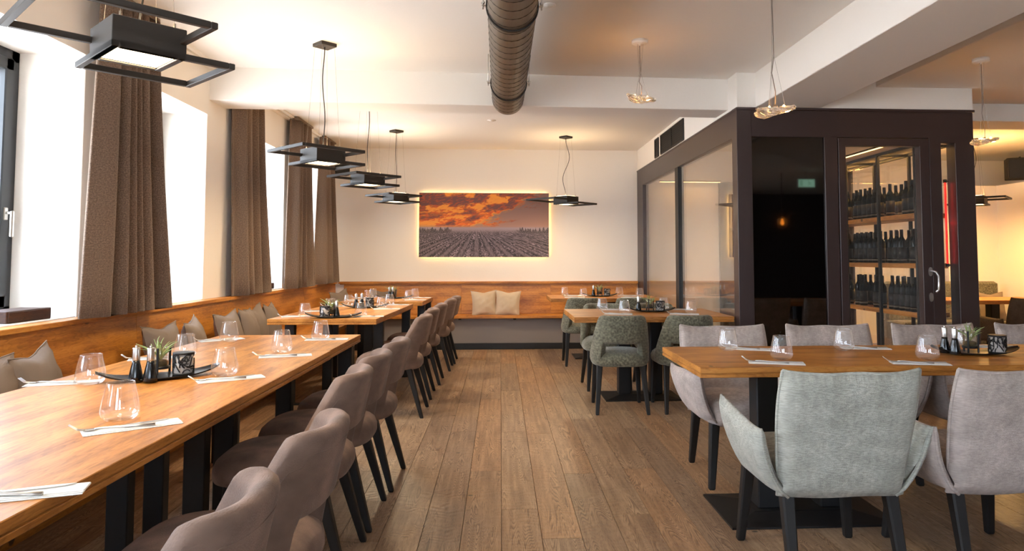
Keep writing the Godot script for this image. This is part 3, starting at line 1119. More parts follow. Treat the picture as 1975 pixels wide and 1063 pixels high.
func shell_chair(label: String, group: String, cloth: Material, at: Vector3, turn: float) -> Node3D:
	# upholstered tub-backed chair: rounded seat, wrap-round back with an opening above the seat. Front looks to -z.
	var o := thing("dining_chair", label, "chair", at, turn, group)
	var b := Build.new()
	var rings := []
	for q in [[0.372, 0.02], [0.380, 0.006], [0.395, 0.0], [0.425, 0.0], [0.450, 0.010], [0.468, 0.030], [0.480, 0.06], [0.488, 0.12]]:
		rings.append(superring(0.234 - q[1], 0.262 - q[1], q[0], 3.4, 40, -0.015))
	b.loft(rings)
	obj("seat", b, cloth, o)
	b = Build.new()
	rings = []
	var n := 52
	var edge := []
	for i in n + 1:
		var ph := lerpf(-86.0, 86.0, float(i) / n)
		var q := absf(ph)
		var top := 0.790 - 0.29 * pow(clampf((q - 49.0) / 34.0, 0.0, 1.0), 1.1) - 0.006 * smoothstep(38.0, 49.0, q)
		var low := lerpf(0.556, 0.385, smoothstep(34.0, 41.0, q))
		low = lerpf(low, 0.40, smoothstep(74.0, 86.0, q))
		var s := sin(deg_to_rad(ph))
		var c := cos(deg_to_rad(ph))
		var px := signf(s) * pow(absf(s), 0.74)
		var pz := signf(c) * pow(absf(c), 0.74)
		var loop := PackedVector3Array()
		var th := lerpf(0.060, 0.042, smoothstep(66.0, 86.0, q))
		var rr := minf(0.026, (top - low) * 0.3)
		var prof := []
		for k in 7:
			prof.append([0.0, lerpf(low + rr, top - rr, k / 6.0)])
		prof.append_array([[0.08, top - rr * 0.5], [0.27, top - rr * 0.12], [0.5, top], [0.73, top - rr * 0.12], [0.92, top - rr * 0.5]])
		for k in 7:
			prof.append([1.0, lerpf(top - rr, low + rr, k / 6.0)])
		prof.append_array([[0.92, low + rr * 0.5], [0.73, low + rr * 0.12], [0.5, low], [0.27, low + rr * 0.12], [0.08, low + rr * 0.5]])
		for p in prof:
			var h: float = p[1]
			var rise := maxf(0.0, h - 0.46)
			var out: float = -p[0] * th
			var taper := 1.0 - 0.12 * rise
			loop.append(Vector3((0.246 + out) * px * taper, h, (0.258 + out) * pz + 0.20 * rise * maxf(0.0, c * 0.75 + 0.35)))
		rings.append(loop)
		edge.append(loop[5])
	b.loft(rings)
	obj("backrest", b, cloth, o)
	b = Build.new()
	var seam := []
	for p in edge.slice(4, n - 3):
		seam.append(p)
	b.tube(seam, 0.002, 0.002, 6)
	obj("piping", b, cloth, o)
	for q in [[0.175, 0.155, 0.205, 0.265], [-0.175, 0.155, -0.205, 0.265], [0.18, -0.175, 0.20, -0.205], [-0.18, -0.175, -0.20, -0.205]]:
		b = Build.new()
		b.leg(Vector3(q[0], 0.385, q[1]), Vector3(q[2], 0.0, q[3]), 0.050, 0.028)
		obj("leg", b, M.leg, o)
	return o


func arm_chair(label: String, group: String, cloth: Material, back_cloth: Material, at: Vector3, turn: float) -> Node3D:
	# loose-covered armchair: tall slab back, flared winged arms, piped seams. Front looks to -z.
	var o := thing("armchair", label, "armchair", at, turn, group)
	var b := Build.new()
	var rings := []
	for q in [[0.33, 0.03], [0.345, 0.006], [0.37, 0.0], [0.43, 0.0], [0.455, 0.008], [0.468, 0.03], [0.474, 0.07], [0.478, 0.13]]:
		rings.append(superring(0.252 - q[1], 0.245 - q[1], q[0], 4.5, 44, -0.02))
	b.loft(rings)
	obj("seat", b, cloth, o)
	# back: slices across x, pinched at the piped edges
	b = Build.new()
	rings = []
	var n := 22
	var left := []
	var right := []
	var upper := []
	for i in n + 1:
		var u := lerpf(-1.0, 1.0, float(i) / n)
		var au := absf(u)
		var top := 0.815 + 0.013 * pow(au, 6.0) + 0.002 * sin(u * 7.0 + 1.0)
		var low := 0.335 + 0.002 * sin(u * 5.0)
		var pinch := sqrt(maxf(0.0, 1.0 - pow(au, 7.0)))
		var loop := PackedVector3Array()
		var back := []
		var front := []
		for k in 12:
			var f := k / 11.0
			var h := lerpf(low, top, f)
			var w := lerpf(0.247, 0.264, smoothstep(0.0, 0.4, f)) - 0.006 * sin(f * PI * 2.0)
			var zc := 0.205 + 0.115 * pow(f, 1.25)
			var ends := sqrt(maxf(0.0, 1.0 - pow(absf(f * 2.0 - 1.0), 9.0)))
			var th := 0.008 + 0.036 * pinch * (0.25 + 0.75 * ends) * lerpf(1.15, 0.8, f)
			var bow := 0.012 * (1.0 - u * u)
			back.append(Vector3(u * w, h, zc + th + bow))
			front.append(Vector3(u * w, h, zc - th + bow))
		front.reverse()
		for p in back:
			loop.append(p)
		for p in front:
			loop.append(p)
		rings.append(loop)
		upper.append((loop[11] + loop[12]) / 2.0 + Vector3(0, 0.002, 0))
		if i == 0:
			for k in 12:
				left.append((loop[k] + loop[23 - k]) / 2.0)
		if i == n:
			for k in 12:
				right.append((loop[k] + loop[23 - k]) / 2.0)
	b.loft(rings)
	obj("backrest", b, back_cloth, o)
	b = Build.new()
	left.append_array(upper)
	right.reverse()
	left.append_array(right)
	b.tube(left, 0.007, 0.007, 6)
	obj("piping", b, back_cloth, o)
	# arms: curved plates leaning outwards
	for s in [-1.0, 1.0]:
		b = Build.new()
		rings = []
		var m := 16
		var rear_edge := []
		var front_edge := []
		for i in m + 1:
			var f := float(i) / m
			var z := lerpf(0.225, -0.255, f)
			var top := lerpf(0.597, 0.625, smoothstep(0.0, 1.0, f)) + 0.010 * pow(absf(f * 2.0 - 1.0), 4.0)
			var low := lerpf(0.335, 0.325, f) + 0.03 * smoothstep(0.7, 1.0, f)
			var pinch := 0.25 + 0.75 * sqrt(maxf(0.0, 1.0 - pow(absf(f * 2.0 - 1.0), 6.0)))
			var outer := []
			var inner := []
			for k in 11:
				var v := k / 10.0
				var h := lerpf(low, top, v)
				var xc := 0.212 + (0.122 - 0.022 * f) * pow(v, 0.62) + 0.010 * sin(PI * v)
				var th := 0.006 + 0.026 * pinch * sqrt(maxf(0.0, 1.0 - pow(absf(v * 2.0 - 1.0), 8.0)))
				var lean := 0.05 * v * (1.0 - f) + 0.03 * (1.0 - v) * smoothstep(0.6, 1.0, f)
				outer.append(Vector3(s * (xc + th), h, z + lean))
				inner.append(Vector3(s * (xc - th), h, z + lean))
			var loop := PackedVector3Array()
			for p in outer:
				loop.append(p)
			inner.reverse()
			for p in inner:
				loop.append(p)
			rings.append(loop)
			if i == 0 or i == m:
				for k in 11:
					(rear_edge if i == 0 else front_edge).append((loop[k] + loop[21 - k]) / 2.0)
		b.loft(rings)
		var arm := obj("arm", b, cloth, o)
		for line in [rear_edge, front_edge]:
			b = Build.new()
			b.tube(line, 0.007, 0.007, 6)
			obj("piping", b, cloth, arm)
	for q in [[0.205, 0.19, 0.215, 0.275], [-0.205, 0.19, -0.215, 0.275], [0.215, -0.19, 0.245, -0.225], [-0.215, -0.19, -0.245, -0.225]]:
		b = Build.new()
		b.leg(Vector3(q[0], 0.345, q[1]), Vector3(q[2], 0.0, q[3]), 0.052, 0.034)
		obj("leg", b, M.leg, o)
	return o


func table_top(len: float, wide: float, y := 0.76) -> Build:
	# two glued layers of oak with a fine groove between them round the edge; long side along x
	var b := Build.new()
	b.box(Vector3(0, y - 0.013, 0), Vector3(len, 0.026, wide), 0.002)
	b.box(Vector3(0, y - 0.028, 0), Vector3(len - 0.010, 0.006, wide - 0.010), 0.0)
	b.box(Vector3(0, y - 0.038, 0), Vector3(len, 0.016, wide), 0.002)
	return b


func leg_table(label: String, x0: float, x1: float, d0: float, d1: float, leg_d: Array, turn: float, joint := 0.0) -> void:
	# long table standing along the room on flat dark bar legs
	var o := thing("dining_table", label, "table", P((x0 + x1) / 2.0, 0, (d0 + d1) / 2.0), PI / 2 + turn)
	var mid := (d0 + d1) / 2.0
	var wide := x1 - x0
	if joint > 0.0:
		var tp := obj("tabletop", table_top(joint - d0 - 0.001, wide), M.table, o)
		tp.position.x = (d0 + joint) / 2.0 - mid
		tp = obj("extension_leaf", table_top(d1 - joint - 0.001, wide - 0.012), M.table, o)
		tp.position.x = (joint + d1) / 2.0 - mid
	else:
		obj("tabletop", table_top(d1 - d0, wide), M.table, o)
	for e in leg_d:
		var d: float = e[0]
		var inset: float = e[1]
		for s in [-1.0, 1.0]:
			var b := Build.new()
			b.box(Vector3(d - mid, 0.357, s * (wide / 2.0 - inset)), Vector3(0.055, 0.712, 0.085), 0.004)
			b.box(Vector3(d - mid, 0.705, s * (wide / 2.0 - inset - 0.05)), Vector3(0.055, 0.012, 0.20), 0.003)
			obj("leg", b, M.table_leg, o)
		var b2 := Build.new()
		b2.box(Vector3(d - mid, 0.006, 0), Vector3(0.055, 0.012, wide - inset * 2.0), 0.003)
		obj("foot_bar", b2, M.table_leg, o)


func pedestal_table(label: String, x0: float, x1: float, d0: float, d1: float, bases: Array) -> void:
	var o := thing("dining_table", label, "table", P((x0 + x1) / 2.0, 0, (d0 + d1) / 2.0))
	obj("tabletop", table_top(x1 - x0, d1 - d0), M.table, o)
	for q in bases:
		var at := P(q[0], 0, q[1]) - o.position
		var b := Build.new()
		var hw: float = q[2] / 2.0
		var hd: float = q[3] / 2.0
		var rings := []
		for r in [[0.0, 1.0, 1.0], [0.010, 1.0, 1.0], [0.030, 0.62, 0.40], [0.032, 0.60, 0.38]]:
			rings.append(PackedVector3Array([at + Vector3(hw * r[1], r[0], hd * r[2]), at + Vector3(hw * r[1], r[0], -hd * r[2]), at + Vector3(-hw * r[1], r[0], -hd * r[2]), at + Vector3(-hw * r[1], r[0], hd * r[2])]))
		b.loft(rings, false)
		obj("foot_plate", b, M.iron, o)
		for s in [-1.0, 1.0]:
			b = Build.new()
			b.box(at + Vector3(s * q[4], 0.373, 0), Vector3(0.11, 0.686, 0.11), 0.006)
			b.box(at + Vector3(s * q[4], 0.708, 0), Vector3(0.16, 0.012, hd * 1.5), 0.003)
			obj("post", b, M.iron, o)


func build_bench() -> void:
	var o := thing("bench", "honey oak bench along the rear wall under the backlit picture", "bench", P(-0.1, 0, 9.7))
	var z := o.position
	# rear run
	var parts := [[-2.20, -0.55], [-0.55, 0.72], [0.72, 1.98]]
	for q in parts:
		var b := Build.new()
		b.box(Vector3.ZERO, Vector3(q[1] - q[0] - 0.001, 0.43, 0.035), 0.002, Basis(Vector3.RIGHT, -0.10))
		var e := obj("back_panel", b, M.bench, o)
		e.position = P((q[0] + q[1]) / 2.0, 0.675, 9.895) - z
	var b := Build.new()
	b.span(P(-2.27, 0.892, 9.855) - z, P(1.98, 0.920, 9.93) - z, 0.003)
	b.span(P(-2.25, 0.878, 9.868) - z, P(1.98, 0.892, 9.93) - z, 0.001)
	obj("cap_rail", b, M.bench, o)
	b = Build.new()
	b.span(P(-1.825, 0.425, 9.50) - z, P(1.98, 0.462, 9.90) - z, 0.004)
	obj("seat", b, M.bench, o)
	for x in [-1.3, -0.55, 0.2, 0.95, 1.7]:
		b = Build.new()
		b.span(P(x - 0.02, 0.405, 9.53) - z, P(x + 0.02, 0.426, 9.70) - z)
		obj("bracket", b, M.iron, o)
	o = thing("bench", "long honey oak bench along the left wall under the windows", "bench", P(-2.1, 0, 5.0))
	z = o.position
	# run along the left wall; boards built along x and turned
	var runs := [[0.6, 2.5], [2.5, 4.55], [4.55, 6.6], [6.6, 8.3], [8.3, 9.86]]
	var k := 0
	for q in runs:
		k += 1
		b = Build.new()
		b.box(Vector3.ZERO, Vector3(q[1] - q[0] - 0.001, 0.43, 0.035), 0.002, Basis(Vector3.RIGHT, -0.06))
		var e := obj("back_panel", b, M.bench, o)
		e.rotation.y = PI / 2
		e.position = P(-2.315, 0.675, (q[0] + q[1]) / 2.0) - z
		b = Build.new()
		b.box(Vector3.ZERO, Vector3(q[1] - q[0], 0.037, 0.46), 0.004)
		e = obj("seat", b, M.bench, o)
		e.rotation.y = PI / 2
		e.position = P(-2.06, 0.4435, (q[0] + q[1]) / 2.0) - z
		b = Build.new()
		b.box(Vector3.ZERO, Vector3(q[1] - q[0], 0.425, 0.03), 0.002)
		e = obj("front_board", b, M.bench, o)
		e.rotation.y = PI / 2
		e.position = P(-2.12, 0.2125, (q[0] + q[1]) / 2.0) - z
	b = Build.new()
	b.box(Vector3(0, 0.906, 0), Vector3(9.28, 0.028, 0.10), 0.003)
	b.box(Vector3(0, 0.885, -0.006), Vector3(9.28, 0.014, 0.06), 0.001)
	var c := obj("cap_rail", b, M.bench, o)
	c.rotation.y = PI / 2
	c.position = P(-2.335, 0.0, 5.24) - z


func cushion(label: String, group: String, cloth: Material, at: Vector3, size: float, turn: float, lean: float, roll := 0.0) -> void:
	# a stuffed square cushion with drawn-out corners, standing on one edge
	var o := thing("cushion", label, "cushion", at, 0.0, group)
	var b := Build.new()
	var n := 16
	var v := PackedVector3Array()
	var idx := PackedInt32Array()
	var nz := noise(int(at.x * 77.0) + int(at.z * 31.0), 2.4, 2)
	for s in [1.0, -1.0]:
		for j in n + 1:
			for i in n + 1:
				var u := i * 2.0 / n - 1.0
				var w := j * 2.0 / n - 1.0
				var e := 1.0 - 0.10 * (1.0 - u * u * w * w)
				var puff := pow(maxf(0.0, (1.0 - u * u) * (1.0 - w * w)), 0.55)
				var x := u * size * 0.5 * (1.0 - 0.07 * (1.0 - u * u) - 0.10 * (1.0 - w * w)* u * u)
				var y := w * size * 0.5 * (1.0 - 0.10 * (1.0 - u * u) * w * w)
				# karate-chop dent in the middle of the top edge
				y -= 0.05 * size * exp(-u * u * 6.0) * smoothstep(0.0, 1.0, w) * e
				v.append(Vector3(x, y, s * size * 0.19 * puff + 0.008 * nz.get_noise_2d(u, w + s)))
	var m := (n + 1) * (n + 1)
	for s in 2:
		for j in n:
			for i in n:
				var a := s * m + j * (n + 1) + i
				if s == 0:
					idx.append_array([a, a + 1, a + n + 2, a, a + n + 2, a + n + 1])
				else:
					idx.append_array([a, a + n + 2, a + 1, a, a + n + 1, a + n + 2])
	b.add(v, idx, true)
	var c := obj("cover", b, cloth, o)
	c.transform = Transform3D(Basis(Vector3.UP, turn) * Basis(Vector3.RIGHT, -lean) * Basis(Vector3.BACK, roll), Vector3(0, size * 0.43, 0))
	b = Build.new()
	var pts := []
	for i in n + 1:
		pts.append(v[n * (n + 1) + i])
	b.tube(pts, 0.0035, 0.0035, 5)
	var sm := obj("seam", b, cloth, o)
	sm.transform = c.transform


# ---------------------------------------------------------------- tableware

var masters := {}
const T := 0.7605


func place(kind: String, maker: Callable, at: Vector3, turn: float, label: String, group: String) -> Node3D:
	if not masters.has(kind):
		var o: Node3D = maker.call()
		masters[kind] = o
		o.position = at
		o.rotation.y = turn
		o.set_meta("label", label)
		o.set_meta("group", group)
		return o
	return dup(masters[kind], at, turn, label, group)


func make_glass() -> Node3D:
	var o := thing("drinking_glass", "", "glass")
	var b := Build.new()
	b.lathe([Vector2(0.001, 0.0012), Vector2(0.026, 0.0), Vector2(0.040, 0.004), Vector2(0.050, 0.015), Vector2(0.0535, 0.028), Vector2(0.0525, 0.042), Vector2(0.047, 0.070), Vector2(0.0405, 0.100), Vector2(0.038, 0.113), Vector2(0.0374, 0.1145), Vector2(0.0366, 0.113), Vector2(0.0391, 0.100), Vector2(0.0456, 0.070), Vector2(0.051, 0.042), Vector2(0.052, 0.028), Vector2(0.0485, 0.016), Vector2(0.038, 0.0075), Vector2(0.02, 0.005), Vector2(0.001, 0.0045)], Vector3.ZERO, 32)
	obj("bowl", b, M.glass, o)
	return o


func make_napkin() -> Node3D:
	var o := thing("napkin", "", "napkin")
	var b := Build.new()
	b.box(Vector3(0, 0.0008, 0), Vector3(0.25, 0.0016, 0.075), 0.0005)
	b.box(Vector3(0.003, 0.0024, -0.003), Vector3(0.244, 0.0016, 0.067), 0.0005)
	b.box(Vector3(0.001, 0.0038, -0.006), Vector3(0.246, 0.0012, 0.059), 0.0004)
	obj("folded_cloth", b, M.linen, o)
	return o


func make_knife() -> Node3D:
	var o := thing("knife", "", "knife")
	var b := Build.new()
	b.extrude(PackedVector2Array([Vector2(-0.105, -0.004), Vector2(-0.02, -0.005), Vector2(-0.016, -0.008), Vector2(0.06, -0.009), Vector2(0.095, -0.005), Vector2(0.112, 0.004), Vector2(0.06, 0.006), Vector2(-0.02, 0.004), Vector2(-0.105, 0.005), Vector2(-0.109, 0.0)]), 0.0022, Transform3D(Basis(Vector3.RIGHT, -PI / 2), Vector3(0, 0.0016, 0)))
	b.box(Vector3(-0.064, 0.002, 0), Vector3(0.09, 0.004, 0.009), 0.0012)
	obj("blade_and_handle", b, M.steel, o)
	return o


func make_fork() -> Node3D:
	var o := thing("fork", "", "fork")
	var b := Build.new()
	b.tube([Vector3(-0.10, 0.003, 0), Vector3(-0.05, 0.003, 0), Vector3(0.03, 0.006, 0), Vector3(0.05, 0.004, 0)], 0.0042, 0.0026, 6)
	b.box(Vector3(0.060, 0.0035, 0), Vector3(0.024, 0.002, 0.020), 0.0008)
	for k in 4:
		var z := (k - 1.5) * 0.0058
		b.tube([Vector3(0.070, 0.0035, z), Vector3(0.090, 0.006, z), Vector3(0.112, 0.022, z * 0.95)], 0.0013, 0.0009, 5)
	obj("tines_and_handle", b, M.steel, o)
	return o


func make_mill() -> Node3D:
	var o := thing("mill", "", "salt mill")
	var b := Build.new()
	b.lathe([Vector2(0.001, 0.0), Vector2(0.025, 0.0), Vector2(0.0265, 0.003), Vector2(0.0255, 0.018), Vector2(0.019, 0.052), Vector2(0.0145, 0.070), Vector2(0.0135, 0.080), Vector2(0.001, 0.080)], Vector3.ZERO, 22)
	obj("body", b, M.mill_body, o)
	b = Build.new()
	b.lathe([Vector2(0.001, 0.080), Vector2(0.0132, 0.080), Vector2(0.0136, 0.083), Vector2(0.0136, 0.127), Vector2(0.0125, 0.130), Vector2(0.001, 0.130)], Vector3.ZERO, 20)
	obj("cap", b, M.steel, o)
	b = Build.new()
	b.lathe([Vector2(0.001, 0.130), Vector2(0.004, 0.130), Vector2(0.0048, 0.134), Vector2(0.004, 0.138), Vector2(0.001, 0.139)], Vector3.ZERO, 10)
	obj("knob", b, M.steel, o)
	return o


func make_plant_jar() -> Node3D:
	var o := thing("plant_jar", "", "plant jar")
	var b := Build.new()
	b.lathe([Vector2(0.001, 0.026), Vector2(0.030, 0.026), Vector2(0.032, 0.029), Vector2(0.0335, 0.108), Vector2(0.0325, 0.110), Vector2(0.0318, 0.108), Vector2(0.0305, 0.032), Vector2(0.001, 0.031)], Vector3.ZERO, 24)
	obj("jar", b, M.amber_glass, o)
	b = Build.new()
	b.lathe([Vector2(0.0325, 0.022), Vector2(0.0365, 0.022), Vector2(0.0365, 0.034), Vector2(0.0325, 0.034)], Vector3.ZERO, 24)
	b.box(Vector3(0, 0.0235, 0), Vector3(0.066, 0.004, 0.008), 0.001)
	for k in 3:
		var a := TAU * k / 3.0 + 0.5
		b.box(Vector3(cos(a) * 0.037, 0.055, sin(a) * 0.037), Vector3(0.008, 0.110, 0.008), 0.001, Basis(Vector3.UP, -a))
	obj("stand", b, M.iron, o)
	b = Build.new()
	b.lathe([Vector2(0.001, 0.0315), Vector2(0.029, 0.0315), Vector2(0.0298, 0.052), Vector2(0.018, 0.058), Vector2(0.001, 0.060)], Vector3.ZERO, 16)
	obj("moss", b, M.soil, o)
	b = Build.new()
	var rng := RandomNumberGenerator.new()
	rng.seed = 17
	for k in 15:
		var a := TAU * k / 15.0 + rng.randf() * 0.5
		var l := rng.randf_range(0.07, 0.12)
		var spread := rng.randf_range(0.25, 1.0)
		var pts := []
		for i in 8:
			var f := i / 7.0
			var rad := spread * 0.080 * f * (0.5 + 0.9 * f)
			pts.append(Vector3(cos(a + f * 0.5) * rad, 0.056 + l * (f - 0.25 * spread * f * f * f), sin(a + f * 0.5) * rad))
		b.tube(pts, 0.0055, 0.0008, 5)
	obj("air_plant", b, M.air_plant, o)
	return o


func make_lantern() -> Node3D:
	var o := thing("votive_lantern", "", "lantern")
	var b := Build.new()
	b.lathe([Vector2(0.001, 0.002), Vector2(0.034, 0.002), Vector2(0.036, 0.006), Vector2(0.0365, 0.084), Vector2(0.0352, 0.084), Vector2(0.034, 0.008), Vector2(0.001, 0.006)], Vector3.ZERO, 24)
	obj("candle_cup", b, M.candle_cup, o)
	b = Build.new()
	b.lathe([Vector2(0.0372, 0.0), Vector2(0.0400, 0.0), Vector2(0.0405, 0.008), Vector2(0.0378, 0.008)], Vector3.ZERO, 26)
	b.lathe([Vector2(0.0380, 0.084), Vector2(0.0412, 0.084), Vector2(0.0418, 0.092), Vector2(0.0385, 0.092)], Vector3.ZERO, 26)
	var rng := RandomNumberGenerator.new()
	rng.seed = 23
	for k in 64:
		var a := rng.randf() * TAU
		var y := rng.randf_range(0.006, 0.086)
		var dir := rng.randf() * TAU
		var bend := rng.randf_range(-1.1, 1.1)
		var pts := []
		for i in 6:
			pts.append(Vector3(cos(a) * 0.0395, y, sin(a) * 0.0395))
			a += cos(dir) * 0.19
			y = clampf(y + sin(dir) * 0.008, 0.004, 0.088)
			dir += bend * 0.5
		b.tube(pts, 0.0026, 0.0026, 5)
	obj("cut_out_shade", b, M.iron, o)
	return o


func make_tray() -> Node3D:
	# long lens-shaped dark tray with both ends turned up
	var o := thing("serving_tray", "", "tray")
	var b := Build.new()
	var rings := []
	var n := 28
	for i in n + 1:
		var u := lerpf(-1.0, 1.0, float(i) / n)
		var hw := 0.008 + 0.072 * pow(maxf(0.0, 1.0 - u * u), 0.62)
		var y := 0.002 + 0.030 * pow(absf(u), 3.4) * (1.0 if u > 0 else 1.25)
		var loop := PackedVector3Array()
		for k in 9:
			var w := lerpf(-1.0, 1.0, k / 8.0)
			loop.append(Vector3(u * 0.225, y + 0.004 + 0.007 * pow(absf(w), 4.0), w * hw))
		for k in 9:
			var w := lerpf(1.0, -1.0, k / 8.0)
			loop.append(Vector3(u * 0.225, y + 0.007 * pow(absf(w), 4.0), w * hw))
		rings.append(loop)
	b.loft(rings)
	obj("tray_body", b, M.tray, o)
	return o


func setting(where: String, gx: float, gd: float, nx: float, nd: float, ang: float, with_glass := true) -> void:
	# drinking glass, folded napkin, knife and fork for one guest
	if with_glass:
		place("glass", make_glass, P(gx, T, gd), 0.0, "clear stemless glass %s" % where, "stemless glasses")
	place("napkin", make_napkin, P(nx, T, nd), ang, "white napkin %s" % where, "white napkins")
	var dir := Vector3(cos(ang), 0, -sin(ang))
	var side := Vector3(sin(ang), 0, cos(ang))
	var flip := PI if gx > 0.0 else 0.0
	place("knife", make_knife, P(nx, T + 0.0045, nd) - side * 0.022 + dir * 0.012 * (-1.0 if flip == 0.0 else 1.0), ang + flip + 0.04, "steel knife %s" % where, "table knives")
	place("fork", make_fork, P(nx, T + 0.0045, nd) + side * 0.004 - dir * 0.045, ang + PI - 0.22, "steel fork %s" % where, "table forks")


func condiments(where: String, cx: float, cd: float, ang: float, items: Array, tray := true) -> void:
	if tray:
		place("tray", make_tray, P(cx, T, cd), ang, "dark boat-shaped tray %s" % where, "boat-shaped trays")
	var lift := 0.0065 if tray else 0.0
	var n := 0
	for q in items:
		var at := P(q[1], T + lift, q[2])
		if q[0] == "mill":
			n += 1
			place("mill", make_mill, at, 0.0, "%s black steel-capped mill %s" % ["left" if n == 1 else "right", where], "salt and pepper mills")
		elif q[0] == "jar":
			place("jar", make_plant_jar, at, float(q[3]) if q.size() > 3 else 0.4, "air plant in amber glass jar %s" % where, "air plant jars")
		else:
			place("lantern", make_lantern, at, float(n), "black cut-out votive lantern %s" % where, "votive lanterns")


# ---------------------------------------------------------------- the scene

func _ready() -> void:
	var cam := Camera3D.new()
	cam.name = "camera"
	add_child(cam)
	cam.transform = Transform3D(Basis(Vector3(0.998373, -0.00016, 0.057024), Vector3(-0.002995, 0.998469, 0.055242), Vector3(-0.056945, -0.055323, 0.996843)), Vector3(0, 1.25, 0))
	cam.near = 0.05
	cam.far = 60.0
	cam.projection = Camera3D.PROJECTION_FRUSTUM
	cam.size = 0.05 * 0.799248
	cam.frustum_offset = Vector2(-0.040287, -0.080605) * 0.05
	cam.current = true
	var env := Environment.new()
	env.background_mode = Environment.BG_SKY
	var sm := ProceduralSkyMaterial.new()
	sm.sky_top_color = Color(0.82, 0.90, 1.0)
	sm.sky_horizon_color = Color(0.92, 0.96, 1.0)
	sm.ground_horizon_color = Color(0.92, 0.95, 0.98)
	sm.ground_bottom_color = Color(0.86, 0.88, 0.90)
	sm.sky_energy_multiplier = 3.0
	sm.ground_energy_multiplier = 3.1
	var sky := Sky.new()
	sky.sky_material = sm
	env.sky = sky
	env.tonemap_mode = Environment.TONE_MAPPER_LINEAR
	env.tonemap_exposure = 1.75
	env.sdfgi_enabled = true
	env.ssao_enabled = true
	env.ssil_enabled = true
	var we := WorldEnvironment.new()
	we.name = "world_environment"
	we.environment = env
	add_child(we)

	make_materials()
	build_shell()
	build_wine_room()
	build_bench()
	build_duct()
	build_picture()

	# tables
	leg_table("longest oak table at the front left with a leaf joint near its far end", -1.805, -0.912, 0.55, 4.53, [[0.75, 0.07], [2.88, 0.30], [3.16, 0.30], [3.96, 0.30], [4.40, 0.07]], -0.012, 3.76)
	leg_table("second oak table along the left bench, behind the longest one", -1.84, -0.965, 5.68, 7.52, [[6.07, 0.06], [6.54, 0.25], [7.44, 0.06]], -0.035)
	leg_table("rear left oak table in the corner of the bench", -1.80, -0.86, 7.88, 8.81, [[8.22, 0.06], [8.765, 0.06]], -0.03)
	pedestal_table("large oak table at the front right with grey armchairs around it", 0.895, 4.30, 3.07, 3.80, [[1.47, 3.42, 0.80, 0.46, 0.155], [3.65, 3.42, 0.80, 0.46, 0.155]])
	pedestal_table("middle oak table beside the glass side of the wine room", 0.615, 1.965, 5.73, 6.67, [[1.265, 6.265, 0.68, 0.44, 0.145]])
	pedestal_table("rear right oak table against the rear bench", 0.615, 1.95, 8.38, 9.21, [[1.27, 8.8, 0.68, 0.44, 0.145]])

	# brown chairs along the left tables
	var order := ["nearest the camera", "second from the camera", "third from the camera", "fourth from the camera", "fifth from the camera", "first at the second left table", "middle of the three at the second left table", "third at the second left table", "nearer of two at the rear left table", "farther of two at the rear left table"]
	var spots := [[-0.78, 1.43, 0.03], [-0.765, 2.04, -0.02], [-0.86, 2.95, 0.02], [-0.86, 3.47, 0.0], [-0.84, 4.02, -0.02], [-0.875, 5.72, 0.0], [-0.88, 6.42, 0.02], [-0.86, 7.12, 0.0], [-0.82, 7.955, 0.0], [-0.80, 8.485, 0.0]]
	var brown: Node3D
	for i in spots.size():
		var q: Array = spots[i]
		var lab: String = "brown upholstered dining chair, %s" % order[i]
		if brown == null:
			brown = shell_chair(lab, "brown dining chairs along the left tables", M.brown_velvet, P(q[0], 0, q[1]), PI / 2 + q[2])
		else:
			dup(brown, P(q[0], 0, q[1]), PI / 2 + q[2], lab)
	# green chairs
	var green: Node3D
	for q in [[0.995, 5.80, -0.05, "near left, its back to the camera at the middle right table"], [1.53, 5.80, 0.03, "near right, its back to the camera at the middle right table"], [1.03, 6.72, PI, "far left, facing the camera across the middle right table"], [1.56, 6.74, PI, "far right, facing the camera across the middle right table"], [0.97, 8.27, 0.0, "left, its back to the camera at the rear right table"], [1.55, 8.27, 0.0, "right, its back to the camera at the rear right table"]]:
		var lab: String = "green velvet dining chair, %s" % q[3]
		if green == null:
			green = shell_chair(lab, "green velvet dining chairs", M.green_velvet, P(q[0], 0, q[1]), q[2])
		else:
			dup(green, P(q[0], 0, q[1]), q[2], lab)
	# armchairs
	arm_chair("grey-green armchair with its back to the camera at the front right table", "grey armchairs at the front right table", M.grey_chenille, M.grey_chenille, P(1.315, 0, 2.86), 0.0)
	var rose := arm_chair("pale rose-grey armchair with its back to the camera at the right edge", "grey armchairs at the front right table", M.rose_chenille, M.rose_chenille, P(1.985, 0, 2.86), 0.02)
	var names := ["leftmost", "second from left", "third from left", "cut by the right edge"]
	var xs := [1.39, 2.068, 2.755, 3.44]
	for i in 4:
		dup(rose, P(xs[i], 0, 3.97), PI, "rose-grey armchair behind the front right table, %s" % names[i])

	# bench cushions
	for q in [[-2.14, 3.02, 1.45, "half cut by the left edge of the frame", 0.0], [-2.13, 3.36, 1.75, "beside the one cut by the left edge", 0.1], [-2.14, 4.58, 1.5, "left of the pair on the bench by the longest table", 0.0], [-2.12, 4.98, 1.8, "right of the pair on the bench by the longest table", 0.08], [-2.13, 5.62, 1.5, "nearest of four behind the second left table", 0.05], [-2.10, 5.95, 1.7, "second of four behind the second left table", -0.05], [-2.15, 6.28, 1.55, "third of four behind the second left table", 0.1], [-2.13, 6.62, 1.7, "last of four behind the second left table", 0.0], [-2.08, 9.22, 1.2, "in the corner of the bench", 0.1]]:
		cushion("grey-brown cushion, %s" % q[3], "cushions along the left bench", M.cushion, P(q[0], 0.463, q[1]), 0.40, q[2], 0.22, q[4])
	cushion("grey-brown cushion on the rear bench behind the rear left table", "cushions on the rear bench", M.cushion, P(-1.62, 0.463, 9.72), 0.38, 0.1, 0.2)
